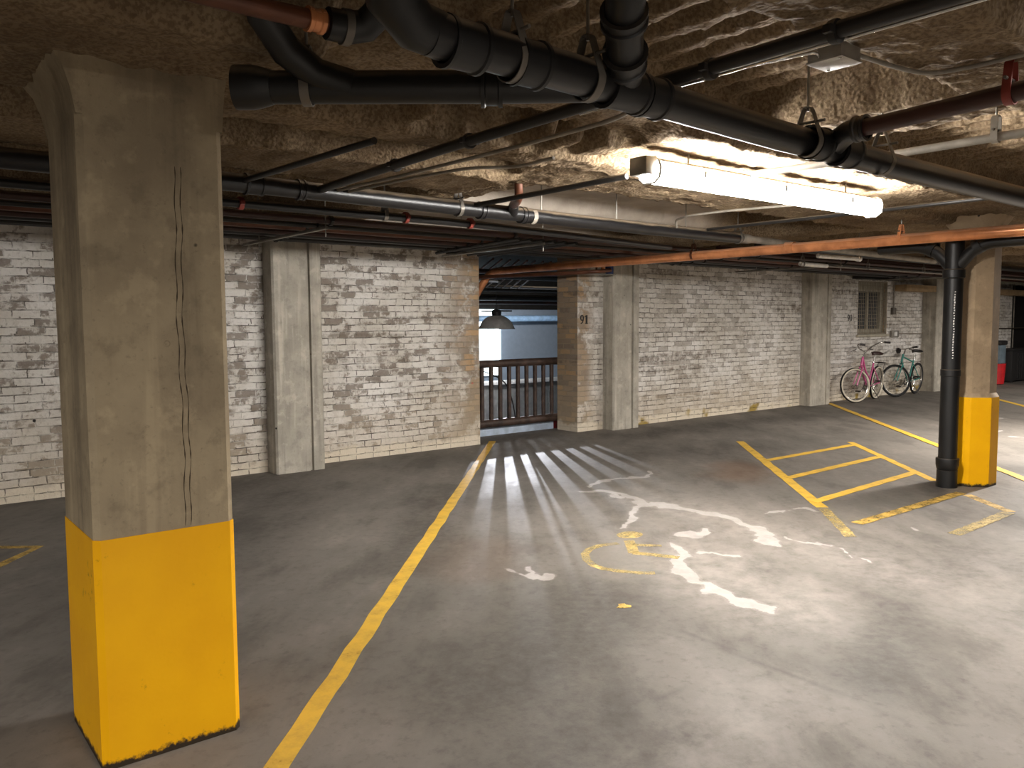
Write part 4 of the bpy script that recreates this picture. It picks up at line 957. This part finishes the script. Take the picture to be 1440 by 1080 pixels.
# ================================================================== FAR RIGHT
bn = thing('waste_bin', 'small red and grey bin with black lid just right of the column', 'bin', (21.25, 8.02, 0))
MB().lathe([(.0, 0), (.16, 0), (.20, .02), (.23, .48), (.235, .50), (.0, .50)], 22, (21.25, 8.02, 0)).build('red_base', M['red'], bn)
MB().box((21.08, 7.85, .50), (21.42, 8.19, .94), .02).build('grey_body', M['greyblue'], bn)
MB().box((21.05, 7.82, .94), (21.45, 8.22, 1.05), .04).build('lid', M['blackbox'], bn)
ep = thing('wall_panel', 'narrow grey meshed panel on the wall above the red bin', 'electrical panel', (21.5, 8.33, 1.1))
MB().box((21.3, 8.26, 1.08), (21.7, 8.33, 1.58), .01).build('panel_body', M['greyblue'], ep)
g3 = MB()
for z in np.arange(1.12, 1.56, .06): g3.box((21.32, 8.25, z), (21.68, 8.262, z+.012))
g3.build('louvre', M['blackbox'], ep, False)
pipe('thin conduit along the far wall right of the column', [(21.7, 8.30, 1.32), (29, 8.30, 1.32)], .016, 'darkiron', name='conduit', cat='conduit')
bc = thing('ribbed_cabinet', 'low black ribbed cabinet against the far wall at the right edge', 'cabinet', (23.0, 8.1, 0))
MB().box((22.0, 7.92, .04), (25.4, 8.26, .78), .015).build('body', M['blackbox'], bc)
rb_ = MB()
for x in np.arange(22.3, 25.3, .14): rb_.box((x, 7.895, .10), (x+.06, 7.925, .72), .004)
rb_.build('rib', M['blackbox'], bc)
MB().box((21.97, 7.89, .78), (25.43, 8.29, .83), .012).build('top', M['blackbox'], bc); MB().box((22.05, 7.95, 0), (22.2, 8.2, .045)).box((25.2, 7.95, 0), (25.35, 8.2, .045)).build('foot', M['blackbox'], bc)
pipe('thin pale conduit on the dark doorway at the right edge', [(23.5, 8.47, .01), (23.5, 8.47, 2.41)], .018, 'greypipe', name='conduit', cat='conduit')

# ================================================================== LIGHT
def area(name, loc, sx, sy, watts, col, rot=(0, 0, 0)):
    l = bpy.data.lights.new(name, 'AREA'); l.shape = 'RECTANGLE'; l.size = sx; l.size_y = sy; l.energy = watts; l.color = col
    o = bpy.data.objects.new(name, l); COL.objects.link(o); o.location = loc; o.rotation_euler = rot; return o
WARM = (1.0, .94, .87)
area('garage_lamp', (11.6, 3.06, 2.36), 2.3, .14, 250, WARM)
area('garage_lamp', (4.4, .80, 2.58), 2.3, .14, 16, WARM)
area('garage_lamp', (.8, -2.6, 2.50), 2.3, .14, 265, WARM)
area('garage_lamp', (-4.0, 3.06, 2.36), 2.3, .14, 95, WARM)
area('garage_lamp', (19.0, 3.06, 2.40), 2.3, .14, 220, WARM)
sp = bpy.data.lights.new('unseen_ramp_light', 'SPOT'); sp.energy = 1300; sp.spot_size = math.radians(32); sp.spot_blend = .6; sp.shadow_soft_size = .012; sp.color = (.90, .92, 1.0)
so = bpy.data.objects.new('unseen_ramp_light', sp); COL.objects.link(so); so.location = (9.10, 11.66, .66)
az, dp = math.radians(31.5), math.radians(17.0)
so.rotation_euler = Vector((-math.sin(az)*math.cos(dp), -math.cos(az)*math.cos(dp), -math.sin(dp))).to_track_quat('-Z', 'Y').to_euler()
area('ramp_daylight', (11.4, 15.9, 1.1), 2.2, 1.6, 12, (.72, .86, 1.0), (math.radians(90), 0, 0))

area('unseen_ramp_light', (12.5, 13.6, 1.95), 1.6, .14, 26, (.92, .96, 1.0), (math.radians(55), 0, 0))  # added area light that brightens the far wall; no fixture stands there
wd = bpy.data.worlds.new('world'); sc.world = wd; wd.use_nodes = True
wd.node_tree.nodes['Background'].inputs[0].default_value = (.02, .02, .025, 1); wd.node_tree.nodes['Background'].inputs[1].default_value = .1

# ================================================================== CAMERA
cam = bpy.data.cameras.new('camera'); co = bpy.data.objects.new('camera', cam); COL.objects.link(co); sc.camera = co
yaw, pitch, roll, fpx = math.radians(51.24424), math.radians(-4.33889), math.radians(-.30134), 1151.53
f = Vector((math.cos(pitch)*math.cos(yaw), math.cos(pitch)*math.sin(yaw), math.sin(pitch)))
r0 = Vector((math.sin(yaw), -math.cos(yaw), 0)); u0 = r0.cross(f)
r1 = r0*math.cos(roll)+u0*math.sin(roll); u1 = -r0*math.sin(roll)+u0*math.cos(roll)
co.matrix_world = Matrix(((r1.x, u1.x, -f.x, 0), (r1.y, u1.y, -f.y, 0), (r1.z, u1.z, -f.z, 1.55), (0, 0, 0, 1)))
cam.sensor_width = 36; cam.sensor_fit = 'HORIZONTAL'; cam.lens = fpx/1440*36; cam.clip_start = .02
vs_ = sc.view_settings; sc.display_settings.display_device = 'sRGB'; vs_.view_transform = 'Standard'; vs_.look = 'None'; vs_.gamma = 1; vs_.exposure = 1.05; vs_.use_curve_mapping = False
